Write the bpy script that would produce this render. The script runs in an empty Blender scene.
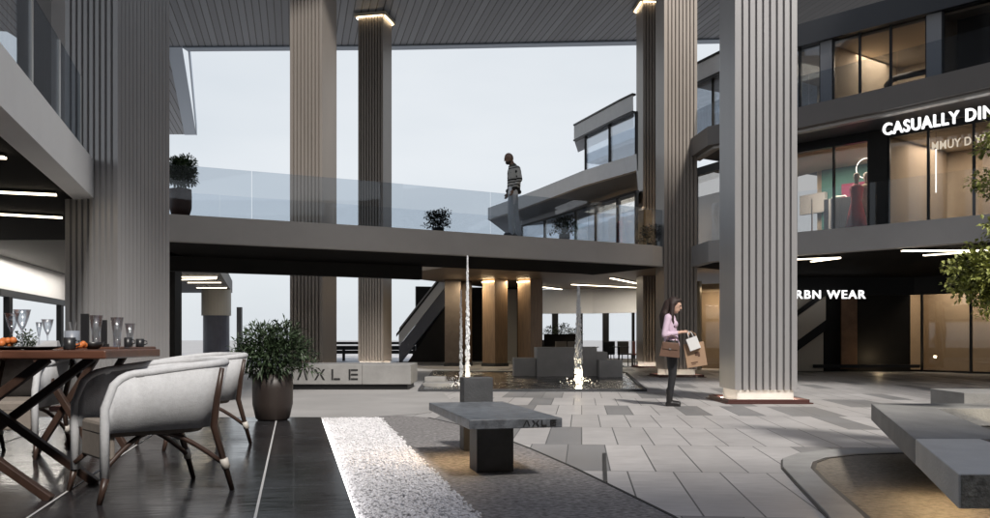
import bpy, bmesh, math, random
from mathutils import Vector, Matrix
R = math.radians
random.seed(7)
sc = bpy.context.scene
COL = sc.collection

# ------------------------------------------------------------------ camera
EYE, FPX, HOR = 1.0, 900.0, 340.0
cd = bpy.data.cameras.new('camera')
cam = bpy.data.objects.new('camera', cd); COL.objects.link(cam)
cam.location = (0, 0, EYE); cam.rotation_euler = (R(90), 0, 0)
cd.sensor_width = 36.0; cd.lens = 36.0 * FPX / 990.0
cd.shift_y = (HOR - 259.0) / 990.0
cd.clip_start = 0.05; cd.clip_end = 5000
sc.camera = cam

# ------------------------------------------------------------------ sky, sun, exposure
w = bpy.data.worlds.new('World'); sc.world = w; w.use_nodes = True
nt = w.node_tree; bg = nt.nodes['Background']
SUN_EL, SUN_AZ = 45.0, 158.0        # azimuth clockwise from +Y: high behind the camera, to its right
sky = nt.nodes.new('ShaderNodeTexSky'); sky.sky_type = 'NISHITA'; sky.sun_disc = False
sky.sun_elevation = R(SUN_EL); sky.sun_rotation = R(SUN_AZ)
sky.air_density = 1.0; sky.dust_density = 2.0; sky.ozone_density = 1.0
mx = nt.nodes.new('ShaderNodeMix'); mx.data_type = 'RGBA'; mx.inputs[0].default_value = 0.90
nt.links.new(sky.outputs[0], mx.inputs[6])
tc = nt.nodes.new('ShaderNodeTexCoord'); cn = nt.nodes.new('ShaderNodeTexNoise')   # thin high overcast
cn.inputs['Scale'].default_value = 2.2; cn.inputs['Detail'].default_value = 4
mp = nt.nodes.new('ShaderNodeMapping'); mp.inputs['Scale'].default_value = (1, 1, 3.5)
nt.links.new(tc.outputs['Generated'], mp.inputs[0]); nt.links.new(mp.outputs[0], cn.inputs['Vector'])
cr = nt.nodes.new('ShaderNodeValToRGB')
cr.color_ramp.elements[0].position = 0.3; cr.color_ramp.elements[0].color = (4.0, 4.28, 4.55, 1)
cr.color_ramp.elements[1].position = 0.7; cr.color_ramp.elements[1].color = (4.75, 4.93, 5.1, 1)
nt.links.new(cn.outputs['Fac'], cr.inputs[0]); nt.links.new(cr.outputs[0], mx.inputs[7])
sxyz = nt.nodes.new('ShaderNodeSeparateXYZ'); nt.links.new(tc.outputs['Generated'], sxyz.inputs[0])   # thin cloud: dense low down, open blue overhead
thin = nt.nodes.new('ShaderNodeMapRange'); thin.inputs[1].default_value = .35; thin.inputs[2].default_value = .95; thin.inputs[3].default_value = .95; thin.inputs[4].default_value = .1
nt.links.new(sxyz.outputs[2], thin.inputs[0]); nt.links.new(thin.outputs[0], mx.inputs[0])
nt.links.new(mx.outputs[2], bg.inputs[0]); bg.inputs[1].default_value = 0.112
sd = bpy.data.lights.new('sun', 'SUN'); sd.energy = 2.5; sd.angle = R(6); sd.color = (1.0, 0.95, 0.88)
sun = bpy.data.objects.new('sun', sd); COL.objects.link(sun)
_az = R(SUN_AZ); _el = R(SUN_EL)
_dir = Vector((math.sin(_az) * math.cos(_el), math.cos(_az) * math.cos(_el), math.sin(_el)))
sun.rotation_euler = _dir.to_track_quat('Z', 'Y').to_euler(); sun.location = _dir * 60
vs = sc.view_settings; vs.view_transform = 'Standard'; vs.look = 'None'; vs.gamma = 1; vs.use_curve_mapping = False
vs.exposure = 0.66
sc.render.engine = 'CYCLES'
cy = sc.cycles
cy.use_denoising = True
cy.max_bounces = 8; cy.diffuse_bounces = 4; cy.glossy_bounces = 4; cy.transmission_bounces = 6; cy.transparent_max_bounces = 24
cy.caustics_reflective = False; cy.caustics_refractive = False
cy.sample_clamp_indirect = 4.0

# ------------------------------------------------------------------ materials
MATS = {}
def mat(name, col=(.5, .5, .5), rough=.6, metal=0.0, var=0.0, scale=4.0, bump=0.0, bscale=None, stretch=(1, 1, 1), spec=.5, emit=None, estr=0.0):
    if name in MATS: return MATS[name]
    m = bpy.data.materials.new(name); m.use_nodes = True; MATS[name] = m
    n = m.node_tree; b = n.nodes['Principled BSDF']
    b.inputs['Base Color'].default_value = (*col, 1); b.inputs['Roughness'].default_value = rough
    b.inputs['Metallic'].default_value = metal; b.inputs['Specular IOR Level'].default_value = spec
    if emit: b.inputs['Emission Color'].default_value = (*emit, 1); b.inputs['Emission Strength'].default_value = estr
    if var or bump:
        t = n.nodes.new('ShaderNodeTexCoord'); mpn = n.nodes.new('ShaderNodeMapping'); mpn.inputs['Scale'].default_value = stretch
        n.links.new(t.outputs['Object'], mpn.inputs[0])
        ns = n.nodes.new('ShaderNodeTexNoise'); ns.inputs['Scale'].default_value = scale; ns.inputs['Detail'].default_value = 7; ns.inputs['Roughness'].default_value = .62
        n.links.new(mpn.outputs[0], ns.inputs['Vector'])
        if var:
            rp = n.nodes.new('ShaderNodeValToRGB')
            rp.color_ramp.elements[0].position = .3; rp.color_ramp.elements[1].position = .7
            rp.color_ramp.elements[0].color = (*[max(0, c * (1 - var)) for c in col], 1)
            rp.color_ramp.elements[1].color = (*[min(1, c * (1 + var)) for c in col], 1)
            n.links.new(ns.outputs['Fac'], rp.inputs[0]); n.links.new(rp.outputs[0], b.inputs['Base Color'])
            mr = n.nodes.new('ShaderNodeMapRange'); mr.inputs[3].default_value = max(.02, rough - .08); mr.inputs[4].default_value = min(1, rough + .08)
            n.links.new(ns.outputs['Fac'], mr.inputs[0]); n.links.new(mr.outputs[0], b.inputs['Roughness'])
        if bump:
            nb = n.nodes.new('ShaderNodeTexNoise'); nb.inputs['Scale'].default_value = bscale or scale * 6; nb.inputs['Detail'].default_value = 5
            n.links.new(mpn.outputs[0], nb.inputs['Vector'])
            bp = n.nodes.new('ShaderNodeBump'); bp.inputs['Strength'].default_value = bump; bp.inputs['Distance'].default_value = .01
            n.links.new(nb.outputs['Fac'], bp.inputs['Height']); n.links.new(bp.outputs[0], b.inputs['Normal'])
    return m

def emat(name, col, strength):
    if name in MATS: return MATS[name]
    m = bpy.data.materials.new(name); m.use_nodes = True; MATS[name] = m
    n = m.node_tree; n.nodes.remove(n.nodes['Principled BSDF'])
    e = n.nodes.new('ShaderNodeEmission'); e.inputs[0].default_value = (*col, 1); e.inputs[1].default_value = strength
    n.links.new(e.outputs[0], n.nodes['Material Output'].inputs[0]); return m

def glass_mat(name, tint=(.86, .89, .9), refl=.5, base=.06, rough=.02):
    if name in MATS: return MATS[name]
    m = bpy.data.materials.new(name); m.use_nodes = True; MATS[name] = m
    n = m.node_tree; n.nodes.remove(n.nodes['Principled BSDF'])
    t = n.nodes.new('ShaderNodeBsdfTransparent'); t.inputs[0].default_value = (*tint, 1)
    g = n.nodes.new('ShaderNodeBsdfGlossy'); g.inputs[1].default_value = rough; g.inputs[0].default_value = (.95, .97, 1, 1)
    lw = n.nodes.new('ShaderNodeLayerWeight'); lw.inputs[0].default_value = .35
    mr = n.nodes.new('ShaderNodeMapRange'); mr.inputs[3].default_value = base; mr.inputs[4].default_value = refl
    n.links.new(lw.outputs['Fresnel'], mr.inputs[0])
    x = n.nodes.new('ShaderNodeMixShader'); n.links.new(mr.outputs[0], x.inputs[0]); n.links.new(t.outputs[0], x.inputs[1]); n.links.new(g.outputs[0], x.inputs[2])
    n.links.new(x.outputs[0], n.nodes['Material Output'].inputs[0]); return m

def tile_mat(name, colA, colB, jcol, bw, rh, rot=0.0, mortar=.008, offset=.5, rough=.5, dark_from=.74, soft=.04, spec=.5, shift=(0, 0, 0), streak=True):
    """Large rectangular slabs: a few clearly darker ones, fine joints, worn mottling."""
    if name in MATS: return MATS[name]
    m = bpy.data.materials.new(name); m.use_nodes = True; MATS[name] = m
    n = m.node_tree; b = n.nodes['Principled BSDF']; L = n.links.new
    t = n.nodes.new('ShaderNodeTexCoord'); mpn = n.nodes.new('ShaderNodeMapping'); mpn.inputs['Rotation'].default_value = (0, 0, rot); mpn.inputs['Location'].default_value = shift
    L(t.outputs['Object'], mpn.inputs[0])
    br = n.nodes.new('ShaderNodeTexBrick'); br.offset = offset; br.inputs['Color1'].default_value = (0, 0, 0, 1); br.inputs['Color2'].default_value = (1, 1, 1, 1); br.inputs['Mortar'].default_value = (0, 0, 0, 1)
    br.inputs['Scale'].default_value = 1; br.inputs['Mortar Size'].default_value = mortar; br.inputs['Mortar Smooth'].default_value = .1; br.inputs['Bias'].default_value = 0
    br.inputs['Brick Width'].default_value = bw; br.inputs['Row Height'].default_value = rh
    L(mpn.outputs[0], br.inputs['Vector'])
    rp = n.nodes.new('ShaderNodeValToRGB'); e = rp.color_ramp.elements
    e[0].position = 0; e[0].color = (*[c * 1.06 for c in colA], 1)
    e[1].position = dark_from; e[1].color = (*[c * .9 for c in colA], 1)
    k = e.new(min(.999, dark_from + soft)); k.color = (*colB, 1)
    L(br.outputs['Color'], rp.inputs[0])
    ns = n.nodes.new('ShaderNodeTexNoise'); ns.inputs['Scale'].default_value = 1.1; ns.inputs['Detail'].default_value = 8; ns.inputs['Roughness'].default_value = .66
    L(mpn.outputs[0], ns.inputs['Vector'])
    m2 = n.nodes.new('ShaderNodeMapping'); m2.inputs['Scale'].default_value = (2, 14, 1); L(mpn.outputs[0], m2.inputs[0])
    n2 = n.nodes.new('ShaderNodeTexNoise'); n2.inputs['Scale'].default_value = 2; n2.inputs['Detail'].default_value = 6; L(m2.outputs[0], n2.inputs['Vector'])
    ad = n.nodes.new('ShaderNodeMath'); ad.operation = 'ADD'; L(ns.outputs['Fac'], ad.inputs[0]); L(n2.outputs['Fac'], ad.inputs[1])
    mr = n.nodes.new('ShaderNodeMapRange'); mr.inputs[1].default_value = .65; mr.inputs[2].default_value = 1.35; mr.inputs[3].default_value = .72; mr.inputs[4].default_value = 1.2
    L(ad.outputs[0], mr.inputs[0])
    mu = n.nodes.new('ShaderNodeMix'); mu.data_type = 'RGBA'; mu.blend_type = 'MULTIPLY'; mu.inputs[0].default_value = 1
    L(rp.outputs[0], mu.inputs[6]); L(mr.outputs[0], mu.inputs[7])
    jm = n.nodes.new('ShaderNodeMix'); jm.data_type = 'RGBA'; L(br.outputs['Fac'], jm.inputs[0]); L(mu.outputs[2], jm.inputs[6]); jm.inputs[7].default_value = (*jcol, 1)
    L(jm.outputs[2], b.inputs['Base Color'])
    r2 = n.nodes.new('ShaderNodeMapRange'); r2.inputs[1].default_value = .65; r2.inputs[2].default_value = 1.35; r2.inputs[3].default_value = max(.03, rough - .12); r2.inputs[4].default_value = rough + .12
    L(ad.outputs[0], r2.inputs[0]); L(r2.outputs[0], b.inputs['Roughness']); b.inputs['Specular IOR Level'].default_value = spec
    bp = n.nodes.new('ShaderNodeBump'); bp.inputs['Strength'].default_value = .25; bp.inputs['Distance'].default_value = .004; bp.invert = True
    L(br.outputs['Fac'], bp.inputs['Height']); L(bp.outputs[0], b.inputs['Normal'])
    return m

def slat_mat(name, col, gap, pitch, rot, gw=.12):
    """Long boards running along local Y (after rot), dark gaps between."""
    if name in MATS: return MATS[name]
    m = bpy.data.materials.new(name); m.use_nodes = True; MATS[name] = m
    n = m.node_tree; b = n.nodes['Principled BSDF']; L = n.links.new
    t = n.nodes.new('ShaderNodeTexCoord'); mpn = n.nodes.new('ShaderNodeMapping'); mpn.inputs['Rotation'].default_value = (0, 0, rot)
    L(t.outputs['Object'], mpn.inputs[0])
    sx = n.nodes.new('ShaderNodeSeparateXYZ'); L(mpn.outputs[0], sx.inputs[0])
    dv = n.nodes.new('ShaderNodeMath'); dv.operation = 'DIVIDE'; dv.inputs[1].default_value = pitch; L(sx.outputs[0], dv.inputs[0])
    fr = n.nodes.new('ShaderNodeMath'); fr.operation = 'FRACT'; L(dv.outputs[0], fr.inputs[0])
    lt = n.nodes.new('ShaderNodeMath'); lt.operation = 'LESS_THAN'; lt.inputs[1].default_value = gw; L(fr.outputs[0], lt.inputs[0])
    fl = n.nodes.new('ShaderNodeMath'); fl.operation = 'FLOOR'; L(dv.outputs[0], fl.inputs[0])
    wn = n.nodes.new('ShaderNodeTexWhiteNoise'); wn.noise_dimensions = '1D'; L(fl.outputs[0], wn.inputs['W'])
    mr = n.nodes.new('ShaderNodeMapRange'); mr.inputs[3].default_value = .75; mr.inputs[4].default_value = 1.2; L(wn.outputs['Value'], mr.inputs[0])
    mu = n.nodes.new('ShaderNodeMix'); mu.data_type = 'RGBA'; mu.blend_type = 'MULTIPLY'; mu.inputs[0].default_value = 1; mu.inputs[6].default_value = (*col, 1); L(mr.outputs[0], mu.inputs[7])
    jm = n.nodes.new('ShaderNodeMix'); jm.data_type = 'RGBA'; L(lt.outputs[0], jm.inputs[0]); L(mu.outputs[2], jm.inputs[6]); jm.inputs[7].default_value = (*gap, 1)
    L(jm.outputs[2], b.inputs['Base Color']); b.inputs['Roughness'].default_value = .45
    bp = n.nodes.new('ShaderNodeBump'); bp.inputs['Strength'].default_value = 1; bp.inputs['Distance'].default_value = .03; bp.invert = True
    L(lt.outputs[0], bp.inputs['Height']); L(bp.outputs[0], b.inputs['Normal'])
    return m

# ------------------------------------------------------------------ mesh helpers
class MB:
    def __init__(s): s.v = []; s.f = []; s.smooth = False
    def add(s, vs_, fs):
        o = len(s.v); s.v += [tuple(p) for p in vs_]; s.f += [tuple(o + i for i in f) for f in fs]; return s
    def box(s, c, d, rz=0.0, M=None):
        x, y, z = d[0] / 2, d[1] / 2, d[2] / 2; ca, sa = math.cos(rz), math.sin(rz)
        ps = []
        for dx, dy, dz in ((-x, -y, -z), (x, -y, -z), (x, y, -z), (-x, y, -z), (-x, -y, z), (x, -y, z), (x, y, z), (-x, y, z)):
            p = Vector((dx * ca - dy * sa, dx * sa + dy * ca, dz))
            if M is not None: p = M @ Vector((dx, dy, dz))
            ps.append((c[0] + p[0], c[1] + p[1], c[2] + p[2]))
        return s.add(ps, [(0, 3, 2, 1), (4, 5, 6, 7), (0, 1, 5, 4), (1, 2, 6, 5), (2, 3, 7, 6), (3, 0, 4, 7)])
    def prism(s, poly, z0, z1, top=None):
        area = sum(poly[i][0] * poly[(i + 1) % len(poly)][1] - poly[(i + 1) % len(poly)][0] * poly[i][1] for i in range(len(poly)))
        if area < 0: poly = poly[::-1]; top = top[::-1] if top else None
        n = len(poly); t = top or poly
        vs_ = [(p[0], p[1], z0) for p in poly] + [(p[0], p[1], z1) for p in t]
        fs = [tuple(range(n))[::-1], tuple(range(n, 2 * n))] + [(i, (i + 1) % n, n + (i + 1) % n, n + i) for i in range(n)]
        return s.add(vs_, fs)
    def sheet(s, poly, z):
        area = sum(poly[i][0] * poly[(i + 1) % len(poly)][1] - poly[(i + 1) % len(poly)][0] * poly[i][1] for i in range(len(poly)))
        if area < 0: poly = poly[::-1]
        return s.add([(p[0], p[1], z) for p in poly], [tuple(range(len(poly)))])
    def band(s, A, B, z0, z1):
        n = len(A); v = []
        for a, b in zip(A, B): v += [(a[0], a[1], z0), (b[0], b[1], z0), (b[0], b[1], z1), (a[0], a[1], z1)]
        f = []
        for i in range(n - 1):
            p, q = 4 * i, 4 * (i + 1)
            for k in range(4): f.append((p + k, q + k, q + (k + 1) % 4, p + (k + 1) % 4))
        f += [(0, 1, 2, 3), (4 * n - 1, 4 * n - 2, 4 * n - 3, 4 * n - 4)]
        return s.add(v, f)
    def tube(s, pts, rad, n=8, caps=True, flat=1.0):
        pts = [Vector(p) for p in pts]; m = len(pts)
        if not hasattr(rad, '__len__'): rad = [rad] * m
        rings = []; up = Vector((0, 0, 1))
        for i, p in enumerate(pts):
            d = (pts[min(i + 1, m - 1)] - pts[max(i - 1, 0)]).normalized()
            a = up if abs(d.z) < .95 else Vector((1, 0, 0))
            x = d.cross(a).normalized(); y = x.cross(d)
            rings.append([p + (x * math.cos(2 * math.pi * k / n) + y * math.sin(2 * math.pi * k / n) * flat) * rad[i] for k in range(n)])
        v = [q for r_ in rings for q in r_]; f = []
        for i in range(m - 1):
            for k in range(n): f.append((i * n + k, i * n + (k + 1) % n, (i + 1) * n + (k + 1) % n, (i + 1) * n + k))
        if caps: f += [tuple(range(n))[::-1], tuple((m - 1) * n + k for k in range(n))]
        return s.add(v, f)
    def bar(s, p, q, wd, ht):
        p, q = Vector(p), Vector(q); d = (q - p); l = d.length
        M = d.to_track_quat('Y', 'Z').to_matrix()
        return s.box((p + q) / 2, (wd, l, ht), M=M)
    def lathe(s, prof, c=(0, 0, 0), n=24):
        v = []; m = len(prof)
        for r_, z in prof:
            for k in range(n): a = 2 * math.pi * k / n; v.append((c[0] + r_ * math.cos(a), c[1] + r_ * math.sin(a), c[2] + z))
        f = []
        for i in range(m - 1):
            for k in range(n): f.append((i * n + k, i * n + (k + 1) % n, (i + 1) * n + (k + 1) % n, (i + 1) * n + k))
        f += [tuple(range(n))[::-1], tuple((m - 1) * n + k for k in range(n))]
        return s.add(v, f)
    def ball(s, c, r, n=10, m=7):
        if not hasattr(r, '__len__'): r = (r, r, r)
        v = [(c[0], c[1], c[2] - r[2])]
        for i in range(1, m):
            t = -math.pi / 2 + math.pi * i / m
            for k in range(n):
                a = 2 * math.pi * k / n; v.append((c[0] + r[0] * math.cos(t) * math.cos(a), c[1] + r[1] * math.cos(t) * math.sin(a), c[2] + r[2] * math.sin(t)))
        v.append((c[0], c[1], c[2] + r[2])); f = []
        for k in range(n): f.append((0, 1 + (k + 1) % n, 1 + k))
        for i in range(m - 2):
            for k in range(n): f.append((1 + i * n + k, 1 + i * n + (k + 1) % n, 1 + (i + 1) * n + (k + 1) % n, 1 + (i + 1) * n + k))
        o = 1 + (m - 2) * n
        for k in range(n): f.append((o + k, o + (k + 1) % n, len(v) - 1))
        return s.add(v, f)
    def cap(s, p, q, r0, r1, n=10):          # tapered capsule
        p, q = Vector(p), Vector(q)
        s.tube([p, q], [r0, r1], n); s.ball(p, r0, n, 6); s.ball(q, r1, n, 6); return s
    def quad(s, a, b, c, d): return s.add([a, b, c, d], [(0, 1, 2, 3)])
    def build(s, name, m=None, parent=None, loc=None, smooth=False, bevel=0.0):
        me = bpy.data.meshes.new(name)
        off = Vector(loc) if loc is not None else Vector((0, 0, 0))
        me.from_pydata([tuple(Vector(p) - off) for p in s.v] if loc is not None else s.v, [], s.f); me.update()
        o = bpy.data.objects.new(name, me); COL.objects.link(o)
        if loc is not None: o.location = off
        if m: me.materials.append(m)
        if smooth: me.polygons.foreach_set('use_smooth', [True] * len(me.polygons))
        if bevel:
            b = o.modifiers.new('bevel', 'BEVEL'); b.width = bevel; b.segments = 2; b.limit_method = 'ANGLE'; b.angle_limit = R(40)
        if parent is not None:
            o.parent = parent
        return o

def tag(o, label=None, cat=None, group=None, kind=None):
    if label: o['label'] = label
    if cat: o['category'] = cat
    if group: o['group'] = group
    if kind: o['kind'] = kind
    return o
def empty(name, loc, label, cat, group=None, rz=0.0):
    o = bpy.data.objects.new(name, None); COL.objects.link(o); o.location = loc; o.rotation_euler = (0, 0, rz)
    o.empty_display_size = .1
    return tag(o, label, cat, group)
def struct(name, mb, m, **k): return tag(mb.build(name, m, **k), kind='structure')
def copy_tree(o, parent=None):
    c = o.copy(); COL.objects.link(c)
    if parent is not None: c.parent = parent
    for ch in list(o.children): copy_tree(ch, c)
    return c
def bake(o):
    dg = bpy.context.evaluated_depsgraph_get(); dg.update()
    me = bpy.data.meshes.new_from_object(o.evaluated_get(dg)); o.modifiers.clear(); o.data = me; return o
def text_mb(s, size, ext=.02, bold=.0, space=1.0):
    c = bpy.data.curves.new('txt', 'FONT'); c.body = s; c.size = size; c.extrude = ext; c.offset = bold; c.space_character = space; c.resolution_u = 4
    o = bpy.data.objects.new('txt', c); COL.objects.link(o)
    dg = bpy.context.evaluated_depsgraph_get(); dg.update()
    me = bpy.data.meshes.new_from_object(o.evaluated_get(dg))
    mb = MB(); mb.add([v.co[:] for v in me.vertices], [tuple(p.vertices) for p in me.polygons])
    bpy.data.objects.remove(o); bpy.data.meshes.remove(me); bpy.data.curves.remove(c)
    return mb
def stand(mb, origin, direction, flip=False):
    """Turn flat text (x right, y up) upright along a horizontal direction from origin."""
    d = Vector((direction[0], direction[1], 0)).normalized(); nrm = Vector((d.y, -d.x, 0)); O = Vector(origin)
    mb.v = [tuple(O + d * (-p[0] if flip else p[0]) + Vector((0, 0, p[1])) + nrm * p[2]) for p in mb.v]
    return mb
def G(px, py, z=0.0):
    d = (EYE - z) * FPX / (py - HOR); return Vector(((px - 495) / FPX * d, d, z))
def P(px, py, d): return Vector(((px - 495) / FPX * d, d, EYE + (HOR - py) / FPX * d))
def lamp(kind, name, loc, energy, col, size=.5, size_y=None, rot=(0, 0, 0), spread=None):
    l = bpy.data.lights.new(name, kind); l.energy = energy; l.color = col
    if kind == 'AREA':
        l.shape = 'RECTANGLE' if size_y else 'SQUARE'; l.size = size
        if size_y: l.size_y = size_y
        if spread: l.spread = spread
    elif kind in ('POINT', 'SPOT'): l.shadow_soft_size = size
    o = bpy.data.objects.new(name, l); COL.objects.link(o); o.location = loc; o.rotation_euler = rot; return o
WARM = (1.0, .86, .68)

# palette
m_col = mat('column_metal', (.33, .325, .33), .42, .35, var=.10, scale=1.2, stretch=(1, 1, .15))
m_col_warm = mat('column_metal_brown', (.30, .265, .235), .42, .35, var=.10, scale=1.2, stretch=(1, 1, .15))  # browner tint of the column metal, for the four rear columns
m_slab = mat('slab_render', (.47, .445, .42), .6, var=.07, scale=.8)
m_white = mat('white_render', (.82, .82, .82), .55, var=.05, scale=.7)
m_dark = mat('dark_cladding', (.018, .017, .0165), .6, var=.2, scale=2, spec=.25)
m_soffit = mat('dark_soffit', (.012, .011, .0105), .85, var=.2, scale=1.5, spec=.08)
m_frame = mat('black_frame', (.012, .012, .013), .4, .3)
m_conc = mat('concrete', (.27, .265, .26), .72, var=.16, scale=2.5, bump=.35, bscale=45)
m_conc_dark = mat('dark_concrete', (.05, .052, .056), .6, var=.3, scale=5, bump=.3, bscale=60)
m_wood = mat('oak_cladding', (.25, .165, .10), .55, var=.28, scale=3, stretch=(6, 6, .5))
m_glass = glass_mat('balustrade_glass', (.80, .83, .86), .22, .02)
m_shopglass = glass_mat('shop_glass', (.74, .72, .70), .28, .025)
m_clear = glass_mat('clear_glass', (.94, .955, .97), .2, .01, .01)
m_tan = mat('tan_wall', (.50, .385, .26), .7, var=.08, scale=1.5)
m_led = emat('led_warm', (1.0, .86, .66), 4.0)
m_ledw = emat('led_white', (1.0, .95, .9), 7.0)
m_sign = emat('sign_glow', (1.0, 1.0, 1.0), 1.0)

# =================================================================== SETTING
m_ground = mat('far_ground', (.34, .335, .33), .8, var=.12, scale=.3)
m_pave = tile_mat('slab_paving', (.47, .455, .45), (.23, .228, .23), (.10, .10, .10), .345, 1.73, R(5.5), mortar=.006, offset=.37, rough=.5, dark_from=.80, soft=.03)
m_apron = mat('plain_paving', (.37, .36, .355), .6, var=.14, scale=.9, bump=.12, bscale=30)
m_sett = mat('sett_paving', (.235, .225, .225), .7, var=.8, scale=26, bump=1.0, bscale=70, stretch=(1, 1.7, 1))
m_terr = tile_mat('terrace_tiles', (.030, .030, .033), (.022, .022, .025), (.055, .058, .06), 1.2, .6, R(-12.6), mortar=.004, offset=0, rough=.19, dark_from=.6, soft=.2, spec=.5)
m_water = mat('pool_water', (.012, .015, .018), .03, bump=1.0, bscale=2.6, stretch=(1.0, 2.2, 1), spec=.8)
for q_ in m_water.node_tree.nodes:
    if q_.type == 'BUMP': q_.inputs['Distance'].default_value = .07

struct('ground', MB().sheet([(-2000, -2000), (2000, -2000), (2000, 2000), (-2000, 2000)], -.03), m_ground)
struct('paving', MB().sheet([(-22, -10), (40, -10), (40, 64), (-22, 64)], 0), m_pave)
struct('plain_pavement', MB().sheet([(-18, 2), (-2.1, 11.3), (-1.52, 11.75), (-1.0, 12.15), (-.55, 13.4), (-1.0, 17.2), (-1.3, 34), (-18, 34)], .004), m_apron)
sett = [(-1.52, 11.75), (-1.30, 11.85), (-.86, 11.5), (-.17, 9.95), (.30, 8.26), (.60, 7.0), (.82, 5.92), (.99, 5.06), (1.12, 3.8), (1.15, 2.0), (-.3, 2.0), (-.3, 3), (-.6, 5)]
struct('sett_pavement', MB().sheet(sett, .008), m_sett)
struct('pavement_joint', MB().band(sett[2:10], [(p[0] + .022, p[1] + .01) for p in sett[2:10]], .0, .011), mat('joint', (.03, .03, .03), .8))
TERR = [(-2.03, 10.5), (-.242, 2.5), (-.05, 1.6), (-14, 1.6), (-14, 10.5)]
struct('terrace_floor', MB().prism(TERR, -.02, .10), m_terr)
e0 = Vector((-2.03, 10.5)); ed = Vector((-.242 + 2.03, 2.5 - 10.5)).normalized(); en = Vector((ed.y, -ed.x))
if en.x > 0: en = -en
jm = MB()
for off in (.50, 1.62, 2.78, 4.0, 5.3):
    a = e0 + en * off; b = a + ed * 9
    a = a + ed * ((10.5 - a.y) / ed.y + .02)
    q = Vector((en.x, en.y)) * .007
    jm.add([(a.x - q.x, a.y - q.y, .1035), (b.x - q.x, b.y - q.y, .1035), (b.x + q.x, b.y + q.y, .1035), (a.x + q.x, a.y + q.y, .1035)], [(0, 1, 2, 3)])
struct('terrace_floor_joints', jm, mat('pale_joint', (.55, .55, .55), .5))

# white pebble bed beside the terrace (one mass nobody could count)
bed = [(-2.19, 11.2), (-1.45, 11.25), (-.12, 5.06), (.33, 3.0), (-.355, 3.0)]
struct('gravel_bed', MB().sheet(bed, .012), mat('gravel_base', (.45, .45, .46), .9, var=.2, scale=20))
ico = bmesh.new(); bmesh.ops.create_icosphere(ico, subdivisions=1, radius=1.0)
IV = [v.co.copy() for v in ico.verts]; IF = [tuple(v.index for v in f.verts) for f in ico.faces]; ico.free()
def in_poly(p, poly):
    c = False
    for i in range(len(poly)):
        a, b = poly[i], poly[i - 1]
        if (a[1] > p[1]) != (b[1] > p[1]) and p[0] < (b[0] - a[0]) * (p[1] - a[1]) / (b[1] - a[1]) + a[0]: c = not c
    return c
rng = random.Random(3)
pv, pf, pm = [], [], []
cnt = 0
while cnt < 24000:
    y = rng.uniform(3.0, 11.3); x = rng.uniform(-2.3, .4)
    jx = x + rng.uniform(-.035, .035); jy = y + rng.uniform(-.05, .05)
    if not in_poly((jx, jy), bed): continue
    if x < -2.03 - .2235 * (y - 10.5) + .02: continue
    r = rng.uniform(.006, .0125); rz = rng.uniform(0, 6.28); c, s_ = math.cos(rz), math.sin(rz); ax = rng.uniform(.9, 1.5); z = .014 + rng.uniform(.0, .02)
    o = len(pv); k = rng.uniform(.5, .8)
    for v in IV:
        X, Y, Z = v.x * r * ax, v.y * r, v.z * r * k; pv.append((x + X * c - Y * s_, y + X * s_ + Y * c, z + Z))
    pf += [(a + o, b + o, d + o) for a, b, d in IF]; cnt += 1
gb = MB(); gb.v = pv; gb.f = pf
gm = mat('white_pebbles', (.72, .71, .73), .75, var=.28, scale=22)
tag(gb.build('white_gravel', gm), 'bed of white pebbles running along the dark terrace edge', 'gravel', kind='stuff')
nose = MB(); a = e0 + Vector((.012, 0)); b = Vector((-.242 + .012, 2.5))
nose.bar((a.x, a.y, .055), (b.x, b.y, .055), .018, .02)
tag(nose.build('edge_light', emat('led_edge', (1, .97, .95), 3.2)), 'thin white light strip under the terrace edge beside the pebbles', 'light strip')

# pool
POOL = [(-1.45, 17.4), (2.9, 17.4), (3.85, 26.5), (-1.9, 28.0)]
from mathutils import noise as mnoise
wm = MB(); NX, NY = 110, 120
for j in range(NY + 1):
    v_ = j / NY; l_ = Vector(POOL[0]).lerp(Vector(POOL[3]), v_); r_ = Vector(POOL[1]).lerp(Vector(POOL[2]), v_)
    for i in range(NX + 1):
        p = l_.lerp(r_, i / NX); h = .012 * mnoise.noise((p.x * 2.1, p.y * 1.5, 0)) + .007 * mnoise.noise((p.x * 5.5, p.y * 4, 3))
        for jx, jy in ((.75, 20.0), (-.57, 18.6)):
            q_ = math.hypot(p.x - jx, p.y - jy); h += .012 * math.sin(q_ * 16) * math.exp(-q_ * .9)
        wm.v.append((p.x, p.y, .03 + h))
wm.f = [(j * (NX + 1) + i, j * (NX + 1) + i + 1, (j + 1) * (NX + 1) + i + 1, (j + 1) * (NX + 1) + i) for j in range(NY) for i in range(NX)]
struct('pool_water', wm, m_water, smooth=True)
rim = MB()
for i in range(4):
    p, q = POOL[i], POOL[(i + 1) % 4]; rim.bar((*p, .022), (*q, .022), .08, .06)
struct('pool_edge', rim, m_conc_dark)

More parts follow.
